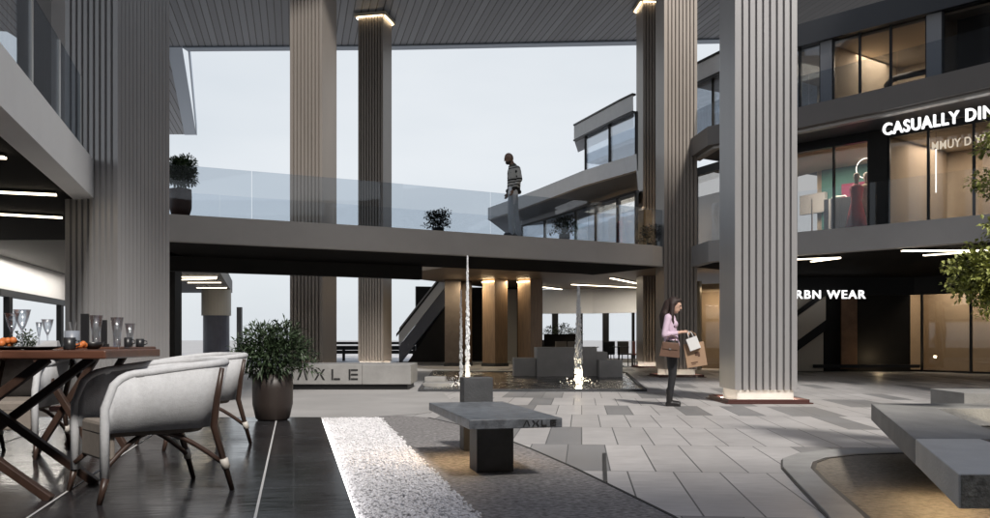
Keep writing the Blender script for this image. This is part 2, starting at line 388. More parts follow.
# =================================================================== ROOF CANOPY
ROT = R(-12.5)
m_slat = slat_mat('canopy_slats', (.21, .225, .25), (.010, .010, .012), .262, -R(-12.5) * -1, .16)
roof = empty('canopy_roof', (0, 34, 13.2), 'high slatted roof canopy with a straight edge against the sky, plus added unseen shading strips', 'roof')
def rp_(name, mb, m): return mb.build(name, m, roof, loc=None)
roof.location = (0, 0, 0)
far = [(9.3, 22.5), (9.3, 36.38), (9.1, 36.4), (-4.0, 37.2), (-13.6, 37.4), (-19.3, 35.6), (-26, 34.0), (-26, 22.5)]
sf = MB().prism(far, 13.2, 13.6)  # near edge is out of view, set to shade the slim column
sf.prism([(-13.6, 37.405), (-18.4, 53.4), (-23, 53.4), (-19.3, 37.405), (-19.3, 35.61)], 13.2, 13.6)
sf.prism([(-26, 9), (-9, 9), (-9, 22.495), (-26, 22.495)], 13.2, 13.6)
sf.prism([(-8.995, 9), (9.995, 9), (9.995, 16.5), (-8.995, 16.5)], 13.2, 13.6)
sf.prism([(-21, -26), (26, -26), (26, -5.9), (4.1, -5.9), (4.1, -8.2), (-21, -8.2)], 13.2, 13.6)  # unseen strip added behind the camera, notched to shade the front plaza
sf.prism([(-21, -5.895), (-9, -5.895), (-9, 8.995), (-21, 8.995)], 13.2, 13.6)
sf.prism([(-8.995, 2.4), (.6, 2.4), (.6, 8.995), (-8.995, 8.995)], 13.2, 13.6)  # unseen panel added to keep the sun off the wide column
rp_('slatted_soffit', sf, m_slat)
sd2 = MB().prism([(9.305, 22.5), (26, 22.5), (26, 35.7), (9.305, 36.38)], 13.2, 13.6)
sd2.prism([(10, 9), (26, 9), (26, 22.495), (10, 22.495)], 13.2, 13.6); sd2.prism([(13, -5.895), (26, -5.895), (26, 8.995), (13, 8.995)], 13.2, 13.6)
rp_('shade_toned_soffit', sd2, slat_mat('shade_toned_slats', (.035, .033, .032), (.008, .008, .008), .262, R(-12.5), .16))  # same slats; the shade on this side is put into a darker colour
m_trim = mat('edge_trim', (.30, .36, .43), .4, .3)
tr = MB().band([(26, 35.71), (9.1, 36.41), (-4.0, 37.21), (-13.0, 37.41)], [(26, 36.2), (9.1, 36.9), (-4.0, 37.7), (-12.93, 37.9)], 13.15, 13.65)
tr.band([(-13.62, 37.41), (-18.42, 53.4)], [(-13.02, 37.41), (-17.75, 53.4)], 13.17, 13.3)
tr.band([(-12.94, 37.95), (-17.74, 53.4)], [(-12.88, 37.95), (-17.68, 53.4)], 13.15, 13.75)
rp_('edge_trim', tr, m_trim)

# =================================================================== COLUMNS
def rib_outline(wd, n=9):
    """square plan: deep ribs on the two Y faces, fine grooves on the two X faces"""
    h = wd / 2; out = []; dp = .048; p = wd / n
    def side(depth, fr, cnt):
        pts = []; q = wd / cnt
        for i in range(cnt):
            a = -h + i * q; e = q * (1 - fr) / 2
            if i == 0: pts += [(a, 0)]
            else: pts += [(a + e * .5, -depth), (a + e * 1.25, 0)]
            if i == cnt - 1: pts += [(a + q, 0)]
            else: pts += [(a + q - e * 1.25, 0), (a + q - e * .5, -depth)]
        return pts
    for k, (d, fr, cnt) in enumerate(((dp, .66, n), (.008, .9, 14), (dp, .66, n), (.008, .9, 14))):
        for (u, v) in side(d, fr, cnt):
            a = k * math.pi / 2; x, y = u, -h - v
            out.append((x * math.cos(a) - y * math.sin(a), x * math.sin(a) + y * math.cos(a)))
    res = []
    for q in out:
        if not res or (Vector(q) - Vector(res[-1])).length > 1e-5: res.append(q)
    return res
m_plinth = mat('column_plinth', (.55, .54, .52), .5, var=.05)
m_plate = mat('base_plate', (.09, .035, .03), .5, .3)
m_cap = mat('column_cap', (.5, .45, .36), .5)
def column(x, y, wd, rz, label, glow, top=13.2, cap=False, m_col=m_col):
    c = empty('ribbed_column', (x, y, 0), label, 'column', 'ribbed columns carrying the canopy', rz)
    o = rib_outline(wd)
    MB().prism(o, .21, top - .02).build('shaft', m_col, c)
    h = wd / 2 - .045
    MB().prism([(-h, -h), (h, -h), (h, h), (-h, h)], .02, .208).build('plinth', m_plinth, c)
    k = wd / 2 + .19
    MB().prism([(-k, -k), (k, -k), (k, k), (-k, k)], .003, .019).build('base_plate', m_plate, c)
    if glow:
        s = wd / 2 + .105; g = MB(); lip = MB()
        for a in range(4):
            M = Matrix.Rotation(a * math.pi / 2, 3, 'Z'); p = M @ Vector((0, -s, 0)); g.box((p.x, p.y, .024), (wd if a % 2 == 0 else .02, .02 if a % 2 == 0 else wd, .008))
            t = s + .03 ; e = .008 if a % 2 == 0 else 0
            p = M @ Vector((0, -t, 0)); lip.box((p.x, p.y, .045), (2 * t + .02 if a % 2 == 0 else .02, .02 if a % 2 == 0 else 2 * t - .021, .05))
        g.build('uplight_strip', emat('uplight%d' % int(glow), (1, .86, .70), glow), c)
        lip.build('light_trough', m_plate, c)
    if cap:
        k = wd / 2 + .12
        MB().prism([(-k, -k), (k, -k), (k, k), (-k, k)], top - .14, top - .022).build('capital', m_cap, c)
        g = MB()
        for a in range(4):
            M = Matrix.Rotation(a * math.pi / 2, 3, 'Z'); p = M @ Vector((0, -(wd / 2 + .06), 0)); g.box((p.x, p.y, top - .16), (wd if a % 2 == 0 else .03, .03 if a % 2 == 0 else wd, .02))
        g.build('cove_light', emat('cove', (1, .78, .5), 7), c)
    return c
column(4.275, 14.68, .98, 0.0, 'ribbed grey column beside the woman, nearest on the right, on a dark red plate', 14)
column(-5.42, 12.95, .98, R(-23), 'wide ribbed grey column behind the pale tub chairs and dining tables', 9)
column(-5.16, 25.6, .98, R(-13.6), 'ribbed column rising behind the footbridge and the potted bush', 14, m_col=m_col_warm)
column(-4.53, 34.0, .98, R(-12.4), 'slim dark ribbed column with a lit capital, between pale column and man', 22, m_col=m_col_warm, cap=True)
column(4.94, 24.55, .90, R(4.3), 'ribbed tan column directly behind the woman with shopping bags', 13, m_col=m_col_warm)
column(5.72, 32.6, .98, R(5), 'dark brown ribbed column at the right end of the footbridge glass', 22, m_col=m_col_warm, cap=True)

# =================================================================== FOOTBRIDGE
NE = [(-7.5, 17.3), (-6.45, 17.85), (-4.3, 18.95), (-2.2, 20.02), (-.35, 21.1), (2.0, 22.42), (4.15, 23.72), (4.62, 24.25)]
off = lambda L_, dx, dy: [(p[0] + dx, p[1] + dy) for p in L_]
br = empty('footbridge', (0, 0, 0), 'pale footbridge with glass balustrade crossing the plaza', 'footbridge')
MB().band(NE, off(NE, -.12, .22), 2.97, 3.5).build('fascia', m_slab, br)
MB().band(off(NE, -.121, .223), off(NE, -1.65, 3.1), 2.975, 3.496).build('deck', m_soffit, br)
fe = off(NE, -1.60, 3.0)[1:5]
MB().band(fe, off(fe, -.1, .2), 2.62, 2.972).build('downstand_beam', m_dark, br)
def along(L_, step, start=0.0):
    pts = [Vector(p) for p in L_]; ln = [0]
    for a, b in zip(pts, pts[1:]): ln.append(ln[-1] + (b - a).length)
    def at(s):
        s = max(0, min(ln[-1], s))
        for i in range(len(pts) - 1):
            if s <= ln[i + 1]: return pts[i].lerp(pts[i + 1], (s - ln[i]) / (ln[i + 1] - ln[i]))
        return pts[-1]
    n = max(1, round(ln[-1] / step)); return [at(i * ln[-1] / n) for i in range(n + 1)]
def glass_run(L_, z0, z1, step, parent, m, gap=.008, th=.014, name='glass_panel'):
    ps = along(L_, step); out = []
    for a, b in zip(ps, ps[1:]):
        d = (b - a).normalized(); p, q = a + d * gap, b - d * gap
        out.append(MB().bar((p.x, p.y, (z0 + z1) / 2), (q.x, q.y, (z0 + z1) / 2), th, z1 - z0).build(name, m, parent))
    return out
glass_run(off(NE, -.03, .06), 3.502, 4.5, 2.75, br, m_glass)
glass_run(off(NE, -1.60, 3.02), 3.498, 4.48, 2.75, br, m_clear)

def ray_on(L_, px):
    k = (px - 495) / FPX
    for a, b in zip(L_, L_[1:]):
        fa, fb = a[0] - k * a[1], b[0] - k * b[1]
        if fa * fb <= 0: return Vector(a).lerp(Vector(b), fa / (fa - fb) if fa != fb else 0)

# =================================================================== LEFT: RESTAURANT BUILDING
LE = [(-2.56, 2.0), (-3.42, 5.0), (-5.43, 12.0), (-7.1, 17.8), (-7.6, 24.6), (-11, 37.7)]
rb = empty('restaurant_building', (0, 0, 0), 'low restaurant building with white fascia and glass terrace above the dining tables', 'building')
MB().band(LE[:4], off(LE[:4], -.3, 0), 2.97, 3.5).build('fascia', m_white, rb)
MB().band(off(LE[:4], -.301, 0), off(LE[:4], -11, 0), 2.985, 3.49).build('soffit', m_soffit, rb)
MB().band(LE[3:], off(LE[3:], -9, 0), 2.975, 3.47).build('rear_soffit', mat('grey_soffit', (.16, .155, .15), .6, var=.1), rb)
glass_run(off([(-2.56, 2.0), (-3.42, 5.0), (-5.36, 11.75)], -.06, 0), 3.502, 4.46, 1.46, rb, m_glass)
for p in along(off([(-2.56, 2.0), (-3.42, 5.0), (-5.36, 11.75)], -.06, 0), 1.46): MB().box((p.x, p.y, 3.98), (.03, .03, .95)).build('balustrade_post', mat('steel', (.5, .5, .5), .3, .8), rb)
# outer wall: white bulkhead over tall openings with black posts
W0 = [(-10.2, 8.0), (-11.5, 20.9), (-13.0, 27.3), (-15.5, 37.7)]
MB().band(W0, off(W0, -.3, 0), 2.2, 2.97).build('bulkhead', m_white, rb)
MB().band(W0, off(W0, -.25, 0), .0, .55).build('sill_wall', m_conc, rb)
for t in (Vector((-10.4, 10)), Vector((-10.9, 15)), ray_on(W0, 8), ray_on(W0, 60), Vector((-14.2, 32))):
    MB().box((t.x, t.y, 1.29), (.15, .15, 1.47)).build('window_post', m_frame, rb)
MB().band(off(W0, .03, 0), off(W0, -.1, 0), 2.03, 2.195).build('window_head', m_frame, rb)
MB().box((-8.05, 22.2, 1.486), (.48, .48, 2.97)).build('pillar', m_dark, rb)
MB().box((-7.35, 14.6, 6.2), (.55, .5, 5.4)).build('upper_wall', mat('grey_panel', (.33, .315, .31), .5, var=.05), rb)
strip_spots = [((-8.6, 9.2, 2.94), (-5.2, 9.55, 2.94)), ((-9.2, 10.9, 2.94), (-5.85, 12.0, 2.94)), ((-9.6, 12.9, 2.94), (-6.85, 14.25, 2.94)),
               ((-9.4, 25.0, 2.93), (-8.2, 25.0, 2.93)), ((-9.8, 27.5, 2.93), (-8.5, 27.5, 2.93)), ((-10.3, 30.2, 2.93), (-9.2, 30.2, 2.93)), ((-11, 33.2, 2.93), (-9.9, 33.2, 2.93)), ((-10.6, 29.0, 2.93), (-8.75, 28.2, 2.93))]
names = ['warm ceiling strip light nearest the glass terrace edge', 'long warm strip light, middle of three over the dining tables', 'warm strip light ending at the wide column, lowest of three',
         'short warm strip light right of the wide column, highest of its stack', 'second short strip light right of the wide column', 'third short strip light right of the wide column', 'lowest short strip light right of the wide column', 'dim strip light on the grey soffit above the round pillar']
for i, ((p, q), nm) in enumerate(zip(strip_spots, names)):
    o = empty('strip_light', ((p[0] + q[0]) / 2, (p[1] + q[1]) / 2, 2.95), nm, 'ceiling light', 'strip lights under the restaurant soffit')
    c = Vector(o.location)
    MB().bar(Vector(p) - c + Vector((0, 0, .02)), Vector(q) - c + Vector((0, 0, .02)), .10, .03).build('housing', m_frame, o)
    MB().bar(Vector(p) - c - Vector((0, 0, .005)), Vector(q) - c - Vector((0, 0, .005)), .085, .02).build('diffuser', m_led, o)
rp2 = empty('round_pillar', (-10.9, 35.2, 0), 'round pillar, cream above and slate blue below, behind the potted bush', 'pillar')
MB().lathe([(.5, 0), (.5, 1.95)], n=28).build('shaft', mat('slate_blue', (.12, .125, .16), .4, var=.1), rp2, smooth=False)
MB().lathe([(.56, 1.952), (.56, 2.97)], n=28).build('collar', mat('cream_render', (.62, .58, .50), .6), rp2)
tag(MB().box((-10.9, 38.4, 1.2), (.2, .2, 2.4)).build('stone_post', m_conc, bevel=.01), 'thin grey post standing outside beyond the potted bush', 'post')
ow = MB()
ow.box((-6.4, 43, .42), (9.0, .3, .16)); ow.box((-6.4, 43.2, .85), (9.0, .2, .12)); ow.box((-6.4, 43.1, .62), (8.9, .08, .2))
for k in range(6): ow.box((-10.6 + k * 1.68, 43.08, .3), (.12, .12, .6))
tag(ow.build('railing', m_dark), 'low dark railing outside seen between the two columns', 'railing')
# shrubs beyond the openings are added with the plants

# =================================================================== RIGHT: SHOPPING BUILDING
E1 = [(13.5, 13.0), (12.0, 15.2), (9.8, 17.85), (8.45, 19.35), (7.05, 20.8), (5.38, 22.7), (5.25, 24.3)]
E2 = [(13.3, 12.2), (11.9, 14.6), (9.6, 17.5), (8.3, 19.3), (7.02, 20.9), (5.38, 22.75), (5.25, 24.25), (4.5, 25.0), (4.1, 26.1), (2.8, 28.7), (1.54, 32.2), (.55, 34.8), (-.29, 36.8)]
G1 = [(14.6, 14.0), (13.1, 16.2), (10.9, 19.0), (8.2, 21.9), (6.6, 23.7), (5.9, 25.5), (5.1, 27.3), (4.2, 29.5), (3.0, 32.9), (1.0, 37.8)]
sb = empty('shopping_building', (0, 0, 0), 'three storey curved shopping building with glazed galleries', 'building')
m_gal = mat('gallery_fascia', (.38, .365, .355), .55, var=.07, scale=.8)
m_galdk = mat('gallery_fascia_dark', (.17, .155, .145), .5, var=.08, scale=.8)
MB().band(E1, off(E1, .2, .2), 2.97, 3.5).build('gallery_fascia', m_gal, sb)
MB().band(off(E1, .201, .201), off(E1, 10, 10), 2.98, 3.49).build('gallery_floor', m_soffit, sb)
m_pale = mat('sky_brightened_fascia', (.84, .86, .88), .5, var=.04)  # far wing whitened: its washed-out brightness is put into this colour
MB().band(E2[:7], off(E2[:7], .2, .13), 5.92, 6.4).build('upper_fascia', m_galdk, sb)
E2F = E2[8:]
MB().band(E2F, off(E2F, .05, .28), 5.92, 6.4).build('pale_upper_fascia', m_pale, sb)
MB().band(off(E2F, .051, .285), off(E2F, 1.35, 8), 5.93, 6.39).build('far_upper_floor', mat('far_soffit', (.20, .215, .24), .5), sb)
MB().band(off(E2[:7], .16, .1), off(E2[:7], .32, .2), 5.86, 5.918).build('fascia_trim', mat('light_trim', (.5, .48, .46), .4, .4), sb)
MB().band(off(E2[:7], .201, .131), off(E2[:7], 8, 5), 5.93, 6.39).build('upper_floor', mat('gallery_soffit', (.11, .11, .12), .5), sb)
WR = [(5.0, 25.3), (-.8, 27.2), (-2.5, 30), (-3.0, 34), (-.3, 39.5), (9, 43), (10, 26)]
MB().prism(WR, 3.3, 3.6).build('wood_ceiling', mat('ceiling_oak', (.17, .12, .075), .5, var=.2, scale=3, stretch=(.5, 6, 1)), sb)
G3 = G1[:9]
RF = off(G1[:6] + [(5.75, 26.0)], -.15, -.1)
MB().band(RF[:5], off(RF[:5], 8, 5), 8.3, 8.85).build('roof', mat('roof_fascia', (.05, .052, .058), .45, .3), sb)
MB().band(RF[4:], off(RF[4:], 8, 5), 8.3, 8.8).build('pale_roof', m_pale, sb)
GW = [tuple(ray_on(G1, 636.5)), (4.2, 29.5), (3.0, 32.9)]
RW_ = off(GW, -.12, -.08)
MB().band(RW_, off(RW_, .35, 2.2), 8.3, 8.8).build('pale_roof', m_pale, sb)
for z0, z1 in ((8.805, 8.86), (8.245, 8.297)):
    MB().band(off(RW_, -.03, -.02), off(RW_, .1, .06), z0, z1).build('roof_edge', m_frame, sb)
    MB().band(off(RF[4:], -.03, -.02), off(RF[4:], .1, .06), z0, z1).build('roof_edge', m_frame, sb)
# glazing
def pane(a, b, z0, z1, m=m_shopglass, parent=sb, fr=.025):
    a, b = Vector(a), Vector(b); d = (b - a).normalized(); p, q = a + d * fr, b - d * fr
    return MB().bar((p.x, p.y, (z0 + z1) / 2), (q.x, q.y, (z0 + z1) / 2), .016, z1 - z0).build('window', m, parent)
def mull(p, z0, z1, wd=.06, parent=sb, m=m_frame):
    return MB().box((p[0], p[1], (z0 + z1) / 2), (wd, wd, z1 - z0), R(45)).build('mullion', m, parent)
def glaze(pxs, z0, z1, m=m_shopglass, wd=.055, L_=G1, skip=()):
    pts = [ray_on(L_, p) for p in pxs]
    for i, (a, b) in enumerate(zip(pts, pts[1:])):
        if i not in skip: pane(a, b, z0, z1, m)
    for p in pts: mull(p, z0, z1, wd)
    return pts
m_lite = glass_mat('gallery_glass', (.84, .88, .92), .7, .3)
glaze([1040, 1008, 974, 928.5, 889], 3.502, 5.70)
glaze([869, 834, 796, 760, 722, 697, 664], 3.502, 5.70)
glaze([636.5, 618, 596, 576, 545, 522], 3.602, 5.70, m_lite, .09)
glaze([1060, 1010, 943], 6.402, 8.298)
glaze([927, 891, 860, 833.5], 6.402, 8.298)
glaze([821, 800, 770, 735, 713, 692, 660], 6.402, 8.298, m_lite)
glaze([636.5, 610, 586], 6.402, 8.298, m_lite, .08)
def wall_seg(a, b, z0, z1, th, m, name, parent=sb):
    a, b = Vector(a), Vector(b)
    return MB().bar((a.x, a.y, (z0 + z1) / 2), (b.x, b.y, (z0 + z1) / 2), th, z1 - z0).build(name, m, parent)
wall_seg(ray_on(G1, 888.5), ray_on(G1, 869.5), 3.502, 5.9, .12, m_dark, 'pier')
wall_seg(ray_on(G1, 942.5), ray_on(G1, 927.5), 6.402, 8.298, .12, mat('grey_pier', (.30, .30, .31), .5), 'pier')
wall_seg(ray_on(G1, 833), ray_on(G1, 821.5), 6.402, 8.298, .12, mat('grey_pier', (.3, .3, .3)), 'pier')
hd = [ray_on(G1, p) for p in (1060, 974, 928, 889, 869, 834, 796, 760, 722, 697, 660)]
MB().band(hd, off(hd, .1, .1), 5.702, 5.925).build('window_head', m_frame, sb)
hd = [ray_on(G1, p) for p in (636.5, 618, 596, 576, 545, 520)]
MB().band(hd, off(hd, .1, .1), 5.70, 5.79).build('window_head', m_frame, sb)
glass_run(off(E1[:6], .1, .1), 3.502, 4.46, 2.2, sb, m_clear)
glass_run(off(E2[:7], .1, .1), 6.402, 7.15, 2.2, sb, m_glass)
# rooms behind the glazing
m_cream = mat('cream_wall', (.52, .44, .34), .7, var=.05)
m_ceil = mat('cream_ceiling', (.62, .55, .45), .7)
bk = off(G1, 2.6, 2.0)
MB().band(bk[:5], off(bk[:5], .1, .1), 3.5, 5.925).build('rear_wall', m_cream, sb)
MB().band(off(G1, .16, .12)[:6], off(bk, -.01, -.01)[:6], 5.80, 5.925).build('room_ceiling', m_ceil, sb)
MB().band(bk[:5], off(bk[:5], .1, .1), 6.395, 8.295).build('upper_rear_wall', m_cream, sb)
MB().band(off(G1, .1, .08)[:5], off(bk, -.01, -.01)[:5], 8.24, 8.297).build('upper_room_ceiling', m_ceil, sb)
MB().band(bk[5:], off(bk[5:], .1, .1), 3.6, 5.925).build('far_rear_wall', mat('pale_wall', (.55, .54, .53), .7), sb)
for px, z0, z1 in ((879, 3.5, 5.79), (935, 6.4, 8.23), (827, 6.4, 8.23)):
    a = ray_on(G1, px) + Vector((.09, .07)); wall_seg(a, a + Vector((2.4, 1.8)), z0, z1, .08, m_cream, 'partition')
# dark clad bay at the top right
a, b = ray_on(G1, 1060), ray_on(G1, 945)
wall_seg(a + Vector((.5, .4)), b + Vector((.5, .4)), 6.4, 8.23, .1, m_dark, 'dark_bay')
# timber lit pieces at the far shop front
a = ray_on(off(G1, .4, .3), 648); b = ray_on(off(G1, .4, .3), 638.5); wall_seg(a, b, 3.61, 5.2, .3, mat('pale_oak', (.5, .34, .18), .6, var=.15, scale=3), 'shop_panel')
a = ray_on(off(G1, .4, .3), 621); b = ray_on(off(G1, .4, .3), 612); wall_seg(a, b, 3.61, 5.2, .3, mat('pale_oak'), 'shop_panel')
# ground floor shop fronts, set back under the gallery
GF = [(5.6, 30.5), (9.3, 28.4), (13.1, 28.4)]
MB().band([(9.25, 28.6), (13.2, 28.6)], [(9.25, 28.9), (13.2, 28.9)], .0, 2.98).build('ground_wall', m_dark, sb)
MB().band([(8.6, 28.35), (13.2, 28.35), (15.0, 25.9), (17, 22.6)], [(8.6, 28.55), (13.3, 28.55), (15.2, 25.95), (17.2, 22.7)], 2.42, 2.98).build('shop_header', m_frame, sb)
TS = [(13.15, 28.9), (14.75, 26.1), (16.9, 22.5)]
for a, b in zip([905, 922, 971, 1020, 1070], [922, 971, 1020, 1070, 1120]):
    p, q = ray_on(TS, a), ray_on(TS, b)
    if p and q: pane(p, q, .06, 2.42)
for a in (905, 922, 971, 1020, 1070):
    p = ray_on(TS, a)
    if p: mull(p, .0, 2.42, .07)
MB().band(TS, off(TS, .12, .07), .0, .06).build('shop_sill', m_frame, sb)
TB = off(TS, .9, .6)
MB().band(TB, off(TB, .1, .1), .0, 2.9).build('shop_rear_wall', m_tan, sb)
wall_seg((13.2, 29.05), (14.5, 29.8), 0, 2.9, .08, m_tan, 'shop_side_wall')
wall_seg((10.92, 28.42), (11.42, 28.42), .08, 2.36, .1, mat('bronze_panel', (.22, .13, .08), .4, .5, var=.2), 'bronze_panel')
wall_seg((8.5, 31), (6.0, 32.5), 0, 2.97, .1, m_tan, 'shop_rear_wall')
p = [(6.05, 31.0), (6.85, 30.2), (7.9, 29.4)]
for a, b in zip(p, p[1:]): pane(a, b, .06, 2.6)
for a in p: mull(a, 0, 2.97, .12, m=mat('bronze_frame', (.25, .2, .13), .4, .5))
MB().box((11.6, 28.2, .18), (3.3, .3, .1)).build('wall_rail', m_frame, sb)

# soffit lights of the gallery
for i, (p, q, lb) in enumerate((((8.75, 19.35, 2.93), (10.6, 19.25, 2.93), 'long warm strip light under the gallery at the tree'),
                                ((9.72, 20.4, 2.93), (10.5, 19.42, 2.93), 'slanting warm strip light meeting the long one at the tree'),
                                ((6.9, 21.55, 2.93), (8.05, 20.95, 2.93), 'warm strip light under the gallery beside the big column'),
                                ((7.75, 22.0, 2.93), (8.05, 21.1, 2.93), 'short slanting strip light above the glowing white lettering'))):
    o = empty('strip_light', ((p[0] + q[0]) / 2, (p[1] + q[1]) / 2, 2.95), lb, 'ceiling light', 'strip lights under the gallery'); c = Vector(o.location)
    MB().bar(Vector(p) - c + Vector((0, 0, .012)), Vector(q) - c + Vector((0, 0, .012)), .12, .03).build('housing', m_frame, o)
    MB().bar(Vector(p) - c - Vector((0, 0, .014)), Vector(q) - c - Vector((0, 0, .014)), .10, .02).build('diffuser', m_led, o)
# illuminated lettering
def sign(name, txt, size, org, dr, label, m=m_sign, ext=.03, bold=.012, space=1.05, width=None, board=True, flip=False):
    o = empty(name, org, label, 'shop sign')
    mb = text_mb(txt, size, ext, bold, space)
    xs = [p[0] for p in mb.v]; x0, x1 = min(xs), max(xs)
    k = (width / (x1 - x0)) if width else 1.0
    mb.v = [((p[0] - x0) * k, p[1], p[2] + ext) for p in mb.v]
    stand(mb, (0, 0, 0), dr, flip).build('lettering', m, o)
    if board:
        d = Vector((dr[0], dr[1], 0)).normalized(); nr = Vector((d.y, -d.x, 0)); L_ = (x1 - x0) * k
        MB().bar(-nr * .03 + Vector((0, 0, size * .36)) - d * .08, -nr * .03 + d * (L_ + .08) + Vector((0, 0, size * .36)), .04, size * .12).build('mounting_rail', m_frame, o)
    return o
d1 = Vector((2.75, -3.0)).normalized()
sign('shop_sign', 'CASUALLY DINING', .36, (8.55, 19.80, 5.50), d1, 'glowing white sign reading CASUALLY DIN under the upper gallery', width=2.85, bold=.006, space=1.12)
sign('shop_sign', 'URBN WEAR', .36, (8.85, 27.4, 2.26), (1, -.02), 'glowing white sign reading URBN WEAR beside the big column', width=2.4, bold=.004, space=1.2)
p = ray_on(off(G1, -.1, -.1), 615); q = ray_on(off(G1, -.1, -.1), 650); dd = Vector((q - p))
p = ray_on(off(G1, -.12, -.1), 990); p2 = ray_on(off(G1, -.12, -.1), 932)
sign('window_reflection', 'MMUY D YO', .26, (p2.x, p2.y, 5.22), (p - p2), 'small pale letters drawn as a sign reflection on the tan shop window', m=emat('reflection_letters', (.9, .78, .62), .45), ext=.006, bold=.004, width=(p - p2).length, board=False)  # letters with a faint glow stand in for a reflected sign

# unseen gallery added behind and right of the viewpoint to cut front light
ob = empty('unseen_gallery', (0, 0, 0), 'unseen dark gallery added behind the viewpoint to cut front light', 'building')
OB = [(-17, 1.0), (-16, -7.5), (-8, -11), (4, -12), (14, -9.5), (19.5, -2), (19.5, 9)]
m_obw = mat('gallery_wall', (.06, .058, .058), .4, var=.15)
for z0, z1, nm, m_, o_ in ((2.97, 3.5, 'gallery_fascia', m_gal, .0), (5.92, 6.4, 'gallery_fascia', m_galdk, .0), (8.3, 8.85, 'roof', m_galdk, .0)):
    MB().band(OB, [(p[0] * 1.35, p[1] * 1.5 - 2) for p in OB], z0, z1).build(nm, m_, ob)
OW = [(p[0] * 1.12, p[1] * 1.14 - .4) for p in OB]
for z0, z1 in ((.0, 2.96), (3.51, 5.91), (6.41, 8.29)):
    MB().band(OW, [(p[0] * 1.02, p[1] * 1.02 - .05) for p in OW], z0, z1).build('wall', m_obw, ob)
    for p in along(OW, 2.4): MB().box((p.x * .985, p.y * .985, (z0 + z1) / 2), (.08, .08, z1 - z0 - .01)).build('mullion', m_frame, ob)

# =================================================================== UNDER AND BEHIND THE BRIDGE
def pillar(px, d, wd, dp, rz, label, m, top=3.298):
    X = (px - 495) / FPX * d
    o = empty('timber_pillar', (X, d, 0), label, 'pillar', 'timber pillars under the bridge', rz)
    MB().box((0, 0, top / 2 + .06), (wd, dp, top - .12)).build('shaft', m, o, bevel=.008)
    MB().box((0, 0, .06), (wd + .06, dp + .06, .12)).build('plinth', m_conc_dark, o)
    if wd > .65:
        MB().box((0, -dp / 2 - .05, top - .10), (wd * .9, .03, .02)).build('cove_light', emat('cove_warm', (1, .78, .48), 20), o)
    return o
m_oak_dk = mat('dark_oak', (.10, .06, .035), .5, var=.25, scale=3, stretch=(6, 6, .5))
pillar(495, 34.2, .68, .68, R(-45), 'broad oak pillar under the bridge, brightest lit, behind the low block', m_wood)
pillar(530, 34.2, .66, .66, R(-45), 'oak pillar under the bridge next to the fountain steps', m_wood)
pillar(453, 34.6, .6, .6, 0, 'grey brown pillar under the bridge left of the tall jet', mat('taupe_panel', (.16, .13, .11), .5, var=.15))
pillar(466.5, 35.4, .42, .4, 0, 'slim reddish timber pillar just behind the tall water jet', m_oak_dk)
bw = empty('bridge_foyer', (0, 0, 0), 'dark foyer walls with escalator hall behind the oak pillars', 'building')
wall_seg((-3.4, 38.6), (2.0, 40.2), 0, 3.298, .15, m_dark, 'dark_wall', bw)
wall_seg((1.72, 35.4), (1.72, 40.0), 0, 3.297, .3, m_dark, 'dark_return', bw)
wall_seg((.05, 39.0), (.95, 39.2), 0, 3.2, .05, mat('pale_wall', (.55, .54, .53), .7), 'pale_opening', bw)
MB().box((-1.4, 37.3, .05), (5.2, 1.6, .1)).build('raised_floor', m_conc, bw)
# escalator rising to the right
es = empty('escalator', (-3.9, 36.5, 0), 'escalator with pale glass side rising to the right under the bridge', 'escalator')
def diag(name, x0, x1, z0, z1, lo, hi, th, yo, m):
    mb = MB(); mb.add([(x, y, z) for y in (yo - th / 2, yo + th / 2) for x, z in ((x0, z0 + lo), (x1, z1 + lo), (x1, z1 + hi), (x0, z0 + hi))],
                      [(0, 1, 2, 3), (7, 6, 5, 4), (0, 4, 5, 1), (1, 5, 6, 2), (2, 6, 7, 3), (3, 7, 4, 0)])
    return mb.build(name, m, es)
ESL = (3.7 / 2.9)
diag('balustrade', 0, 2.0, .75, 3.3, .0, .5, .05, 0, mat('pale_balustrade', (.62, .64, .67), .35, .2))
diag('handrail', -.1, 2.0, 1.13, 3.8, .0, .12, .09, 0, m_frame)
diag('truss', 0, 2.0, .75, 3.3, -.75, -.01, .5, .3, mat('blue_grey_metal', (.12, .13, .16), .4, .4))
diag('far_balustrade', -.1, 1.9, 1.0, 3.55, .0, .5, .05, 1.1, mat('grey_panel'))
mb = MB(); mb.add([(x, y, z) for y in (.1, .5) for x, z in ((.35, .1), (2.75, .1), (2.75, 3.25), (2.5, 3.2))], [(0, 1, 2, 3), (7, 6, 5, 4), (0, 4, 5, 1), (1, 5, 6, 2), (2, 6, 7, 3), (3, 7, 4, 0)])
mb.build('side_wall', m_dark, es)
e2 = empty('escalator', (8.55, 28.05, 0), 'pale sided escalator glimpsed between the big column and the dark wall', 'escalator')
es = e2
diag('balustrade', 0, 1.75, .35, 1.62, 0, .75, .05, 0, mat('lit_tan', (.55, .50, .43), .6))
diag('handrail', 0, 1.75, 1.12, 2.40, 0, .16, .12, 0, m_frame)
diag('truss', 0, 1.75, .35, 1.62, -.34, -.01, .12, .1, m_frame)
MB().box((.85, .16, 1.2), (1.76, .06, 2.35)).build('rear_panel', mat('lit_tan'), e2)

